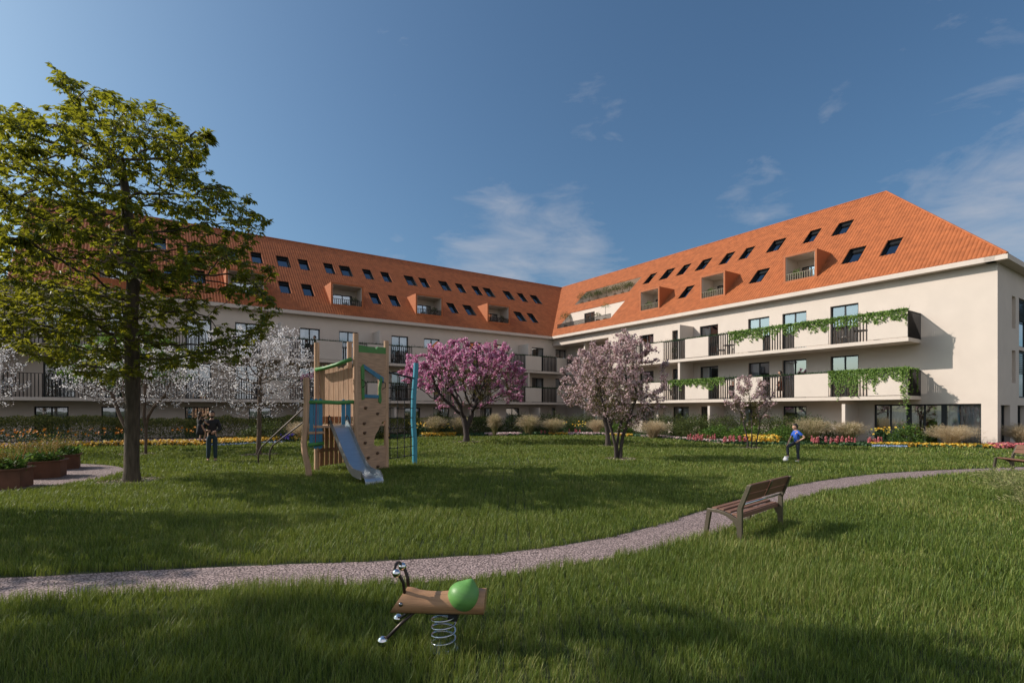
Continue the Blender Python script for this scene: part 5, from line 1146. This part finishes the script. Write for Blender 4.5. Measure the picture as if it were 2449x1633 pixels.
    for f_ in fr[:4]: k.tube([n0.lerp(n1, f_)+Vector((0, 0, .27)), n0.lerp(n1, f_)+Vector((0, 0, 2.9))], .012, 6)
    for z in zs:
        for f_ in fr: k.sphere(n0.lerp(n1, f_)+Vector((0, 0, z)), .03, 8, 6)
    k.build('climbing_net', m_rope, t)
    k = MB(); k.tube([n0+Vector((0, 0, 2.98)), n1+Vector((0, 0, 2.86))], .03, 8); k.build('net_bar', m_rope, t)
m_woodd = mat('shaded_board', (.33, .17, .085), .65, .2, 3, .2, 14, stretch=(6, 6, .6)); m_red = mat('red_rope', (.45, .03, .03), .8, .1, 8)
m_slide = mat('brushed_steel', (.58, .60, .62), .38, .06, 3, .04, 30, metal=1.0, stretch=(1, 1, 8)); m_slidew = mat('slide_flank', (.24, .215, .20), .5, .08, 5, metal=.2); m_polew = mat('climbing_pole_metal', (.10, .08, .07), .5, .1, 5, metal=.3)
tower()

# ---------------------------------------------------------------- people
m_skin = mat('skin', (.50, .29, .20), .55, .06, 6); m_hair = mat('dark_hair', (.018, .013, .011), .6, .3, 20); m_hairb = mat('brown_hair', (.07, .042, .025), .6, .3, 20)
def skinned(name, V, E_, rad, m, parent, lvl=1, extra=None):
    me = bpy.data.meshes.new(name); me.from_pydata([tuple(v) for v in V], E_, [])
    o = bpy.data.objects.new(name, me); COL.objects.link(o)
    o.modifiers.new('k', 'SKIN'); s = me.skin_vertices[0].data
    for i, r in enumerate(rad): s[i].radius = (r, r) if not isinstance(r, tuple) else r
    s[0].use_root = True
    o.modifiers.new('s', 'SUBSURF').levels = lvl
    dg = bpy.context.evaluated_depsgraph_get(); ev = o.evaluated_get(dg); nm = bpy.data.meshes.new_from_object(ev)
    bpy.data.objects.remove(o); bpy.data.meshes.remove(me)
    if extra is not None:
        bm = bmesh.new(); bm.from_mesh(nm); tmp = bpy.data.meshes.new('x'); tmp.from_pydata(extra.v, [], extra.f); bm.from_mesh(tmp); bmesh.ops.recalc_face_normals(bm, faces=bm.faces); bm.to_mesh(nm); bm.free(); bpy.data.meshes.remove(tmp)
    nm.name = name
    return link(name, nm, m, parent, True)
def person(label, H, J, shirt, trousers, shoes, loc, rz, hair=m_hair, sleeves='short', longhair=False, scale=1.0, skirt=None, group=None, bare_feet=False, child=False, name='person', shorts=False, beard=False):
    """J: joints for a 1.75 m body facing +x: dict with neck, head, sh, el, wr, hip, kn, an for L and R"""
    t = thing(name, label, 'person', group=group); k = H/1.75
    g = {'pel': (0, 0, .96), 'spi': (.0, 0, 1.14), 'che': (.0, 0, 1.34), 'nek': (-.01, 0, 1.47), 'hed': (.01, 0, 1.56),
         'shL': (0, .175, 1.42), 'elL': (-.03, .22, 1.13), 'wrL': (.03, .22, .89), 'shR': (0, -.175, 1.42), 'elR': (-.03, -.22, 1.13), 'wrR': (.03, -.22, .89),
         'hiL': (0, .095, .92), 'knL': (.015, .10, .50), 'anL': (-.02, .10, .09), 'hiR': (0, -.095, .92), 'knR': (.015, -.10, .50), 'anR': (-.02, -.10, .09)}
    g.update(J); hd = 1.18 if child else 1.0
    for s in 'LR': a = Vector(g['an'+s]); g['to'+s] = J.get('to'+s, tuple(a+Vector((.16, .0, -.05))))
    P = {n: Vector(v) for n, v in g.items()}
    V = []; E_ = []; Rr = []; idx = {}
    def add(n, r, pr=None, p=None):
        idx[n] = len(V); V.append(p if p is not None else P[n]); Rr.append(r)
        if pr is not None: E_.append((idx[pr], idx[n]))
    add('pel', .095); add('spi', .092, 'pel'); add('che', .108, 'spi'); add('nek', .058, 'che'); add('hed', .055, 'nek')
    for s in 'LR':
        add('sh'+s, .055, 'che'); add('el'+s, .045, 'sh'+s); add('wr'+s, .03, 'el'+s)
        d = (P['wr'+s]-P['el'+s]).normalized(); hp = P['wr'+s]+d*.07; add('pa'+s, .036, 'wr'+s, hp)
        sd_ = Vector((0, 1, 0)).cross(d); sd_ = sd_.normalized() if sd_.length > .1 else Vector((1, 0, 0))
        for q in range(4):
            o = sd_*(.033*(q/1.5-1)); e1 = hp+o+d*.045; e2 = e1+d*(.035+.008*(1 if q in (1, 2) else 0))+Vector((0, -.012 if s == 'L' else .012, 0)); add(f'f{q}{s}', .0095, 'pa'+s, e1); add(f'g{q}{s}', .0085, f'f{q}{s}', e2)
        add('th'+s, .011, 'pa'+s, P['wr'+s]+d*.05+sd_*.05); add('tt'+s, .009, 'th'+s, P['wr'+s]+d*.095+sd_*.062)
        add('hi'+s, .07, 'pel'); add('kn'+s, .052, 'hi'+s); add('an'+s, .042, 'kn'+s); add('to'+s, .035, 'an'+s)
    hc = P['hed']+Vector((.015, 0, .085))
    hm = MB()
    def face(p):
        x, y, z = p; w = 1-.22*max(0, -z)
        nx = x+(.26*math.exp(-((z+.12)/.16)**2-(y/.16)**2) if x > .5 else 0)-(.06*math.exp(-((z-.1)/.1)**2-((abs(y)-.4)/.16)**2) if x > .4 else 0)
        return Vector((nx, y*w, z))
    hm.sphere(hc, 1, 24, 18, (.095*hd, .077*hd, .122*hd), face)
    for s in (-1, 1): hm.sphere(hc+Vector((-.005, s*.077*hd, -.01)), .028*hd, 8, 6, (.7, .35, 1))
    skinned('body', V, E_, Rr, m_skin, t, 2, hm)
    hr = MB()
    def cap(p):
        x, y, z = p; 
        return Vector((x, y, max(z, -.95 if longhair and x < .1 else (-.5 if x < -.1 else .0 if x < .25 else .42))))
    hr.sphere(hc+Vector((-.012, 0, .012)), 1, 20, 16, (.108*hd, .092*hd, .134*hd), cap)
    if longhair: hr.tube([hc+Vector((-.05, 0, 0)), hc+Vector((-.085, 0, -.12)), hc+Vector((-.09, 0, -.26)), hc+Vector((-.08, 0, -.36))], [.07, .075, .06, .02], 10)
    hr.build('hair', hair, t, smooth=True)
    for s in (-1, 1):
        k_ = MB(); k_.sphere(hc+Vector((.084*hd, s*.029*hd, .014*hd)), .009*hd, 8, 6, (.6, 1.1, .7)); k_.build('eye', m_hair, t, smooth=True)
    k_ = MB(); k_.sphere(hc+Vector((.083*hd, 0, -.062*hd)), .022*hd, 8, 6, (.35, 1, .28)); k_.build('mouth', m_lip, t, smooth=True)
    if beard:
        k_ = MB(); k_.sphere(hc+Vector((.016, 0, -.072)), 1, 14, 10, (.074, .066, .06)); k_.build('beard', hair, t, smooth=True)
    def part(name, ns, es, rr, m):
        vv = [P[n] if isinstance(n, str) else n for n in ns]; skinned(name, vv, es, rr, m, t, 1)
    sl = 'el' if sleeves == 'short' else 'wr'
    ns = [P['pel']+Vector((0, 0, -.07)), P['pel']+Vector((0, 0, .05)), 'spi', 'che', P['nek'].lerp(P['che'], .35)]; es = [(0, 1), (1, 2), (2, 3), (3, 4)]; rr = [.142, .138, .132, .148, .075]
    for s in 'LR':
        b = len(ns); ns.append('sh'+s); es.append((3, b)); rr.append(.088)
        if sleeves == 'short': ns.append(P['sh'+s].lerp(P['el'+s], .75)); es.append((b, b+1)); rr.append(.066)
        elif sleeves == 'long': ns += ['el'+s, P['el'+s].lerp(P['wr'+s], .93)]; es += [(b, b+1), (b+1, b+2)]; rr += [.06, .046]
    part('shirt', ns, es, rr, shirt)
    if trousers is not None:
        ns = [P['pel'].lerp(P['spi'], .5), P['pel']+Vector((0, 0, .0))]; es = [(0, 1)]; rr = [.118, .118]
        for s in 'LR':
            b = len(ns); ns += ['hi'+s, 'kn'+s, P['kn'+s].lerp(P['an'+s], .95)]; es += [(1, b), (b, b+1), (b+1, b+2)]; rr += [.102, .077, .062]
            if shorts: ns[b+2] = P['kn'+s].lerp(P['an'+s], .12); rr[b+2] = .075
        part('trousers', ns, es, rr, trousers)
    if skirt is not None:
        k_ = MB(); c = P['pel']; k_.tube([c+Vector((0, 0, .14)), c+Vector((0, 0, .0)), c+Vector((.01, 0, -.25)), c+Vector((.02, 0, -.48))], [.125, .155, .19, .22], 20); k_.build('skirt', skirt, t, smooth=True)
    if shoes is not None:
        for s in 'LR':
            a = P['an'+s]; b = P['to'+s]; skinned('shoe', [a+Vector((-.035, 0, -.045)), a.lerp(b, .5)+Vector((0, 0, -.025)), b+Vector((.03, 0, .0))], [(0, 1), (1, 2)], [(.056, .056), .054, .046], shoes, t, 1)
    t.location = loc; t.rotation_euler = (0, 0, rz); t.scale = (k,)*3
    return t
m_lip = mat('lip', (.36, .14, .11), .5); m_bshirt = mat('blue_shirt', (.03, .11, .50), .8, .08, 8); m_trk = mat('charcoal_trousers', (.035, .04, .05), .85, .15, 10); m_whshoe = mat('white_shoe', (.65, .65, .65), .6)
m_blk = mat('black_cloth', (.028, .026, .03), .85, .2, 10); m_jean = mat('dark_jeans', (.03, .055, .075), .85, .2, 14); m_red2 = mat('red_top', (.30, .03, .025), .8); m_rust = mat('rust_dress', (.20, .075, .045), .8, .15, 8); m_cream = mat('cream_top', (.52, .42, .33), .8); m_olive = mat('olive_green_top', (.09, .12, .06), .8); m_dsh = mat('dark_shoe', (.03, .028, .026), .6)
# boy: left foot up on a ball, right hand on the hip
person('boy in a blue shirt with one foot up on a ball', 1.30, {'knR': (.40, -.10, .71), 'anR': (.36, -.11, .27), 'toR': (.51, -.11, .22), 'wrR': (.36, -.14, .84), 'elR': (.20, -.24, 1.10), 'elL': (-.20, .34, 1.17), 'wrL': (.02, .20, 1.0), 'spi': (.03, 0, 1.14), 'che': (.05, 0, 1.34), 'nek': (.06, 0, 1.47), 'hed': (.08, 0, 1.56), 'shL': (.05, .165, 1.42), 'shR': (.04, -.165, 1.42)}, m_bshirt, m_trk, m_whshoe, (9.93, 18.35, 0), R_(176), m_hair, 'short', child=True)
b_ = MB(); b_.sphere((0, 0, 0), .085, 24, 16); ob = b_.build('ball', None or mat('white_ball', (.6, .6, .62), .45, .25, 9), smooth=True); ob.location = (9.58, 18.45, .075); tag(ob, "white ball under the boy's raised foot on the lawn", 'ball')
person('bearded man in dark clothes carrying a small girl on the lawn', 1.76, {'elL': (.06, .26, 1.14), 'wrL': (.27, .12, 1.06), 'elR': (.02, -.27, 1.13), 'wrR': (.24, -.10, 1.10), 'anR': (-.06, -.13, .09)}, m_blk, m_jean, m_dsh, (-10.42, 18.3, 0), R_(-68), m_hair, 'long', beard=True)
person('small girl in a black dress carried by the man, back turned', 1.05, {'hiL': (.05, .12, .92), 'hiR': (.05, -.12, .92), 'knL': (.20, .20, .60), 'knR': (.20, -.20, .60), 'anL': (.10, .20, .20), 'anR': (.10, -.20, .20), 'toL': (.22, .20, .10), 'toR': (.22, -.20, .10), 'elL': (.18, .25, 1.28), 'wrL': (.38, .14, 1.42), 'elR': (.14, -.27, 1.15), 'wrR': (.32, -.2, 1.08), 'spi': (-.01, 0, 1.14)}, m_blk, None, m_dsh, (-10.62, 17.93, .68), R_(62), m_hairb, 'short', True, child=True, skirt=m_blk)
sit = {'hiL': (.02, .1, .93), 'hiR': (.02, -.1, .93), 'knL': (.44, .12, .95), 'knR': (.44, -.12, .95), 'anL': (.42, .12, .53), 'anR': (.42, -.12, .53), 'wrL': (.3, .16, 1.02), 'wrR': (.3, -.16, 1.02), 'elL': (.05, .24, 1.12), 'elR': (.05, -.24, 1.12)}
p_ = FL(23.6, 1.05, 5.56); person('man in an olive top standing on the upper left balcony', 1.78, {'wrL': (.2, .2, 1.05), 'wrR': (.22, -.18, 1.05)}, m_olive, m_blk, m_dsh, p_, R_(200), m_hair, 'long')
p_ = FR(24.0, 1.0, 2.56); person('woman in a rust dress standing on the lower right balcony', 1.72, {'wrR': (.15, -.24, .95)}, m_cream, None, m_dsh, p_, R_(150), m_hair, 'short', True, skirt=m_rust)
p_ = FR(20.7, .9, 2.56-.5); person('person in a red top seated on the lower right balcony', 1.72, sit, m_red2, m_trk, m_dsh, p_, R_(235), m_hair, 'long')
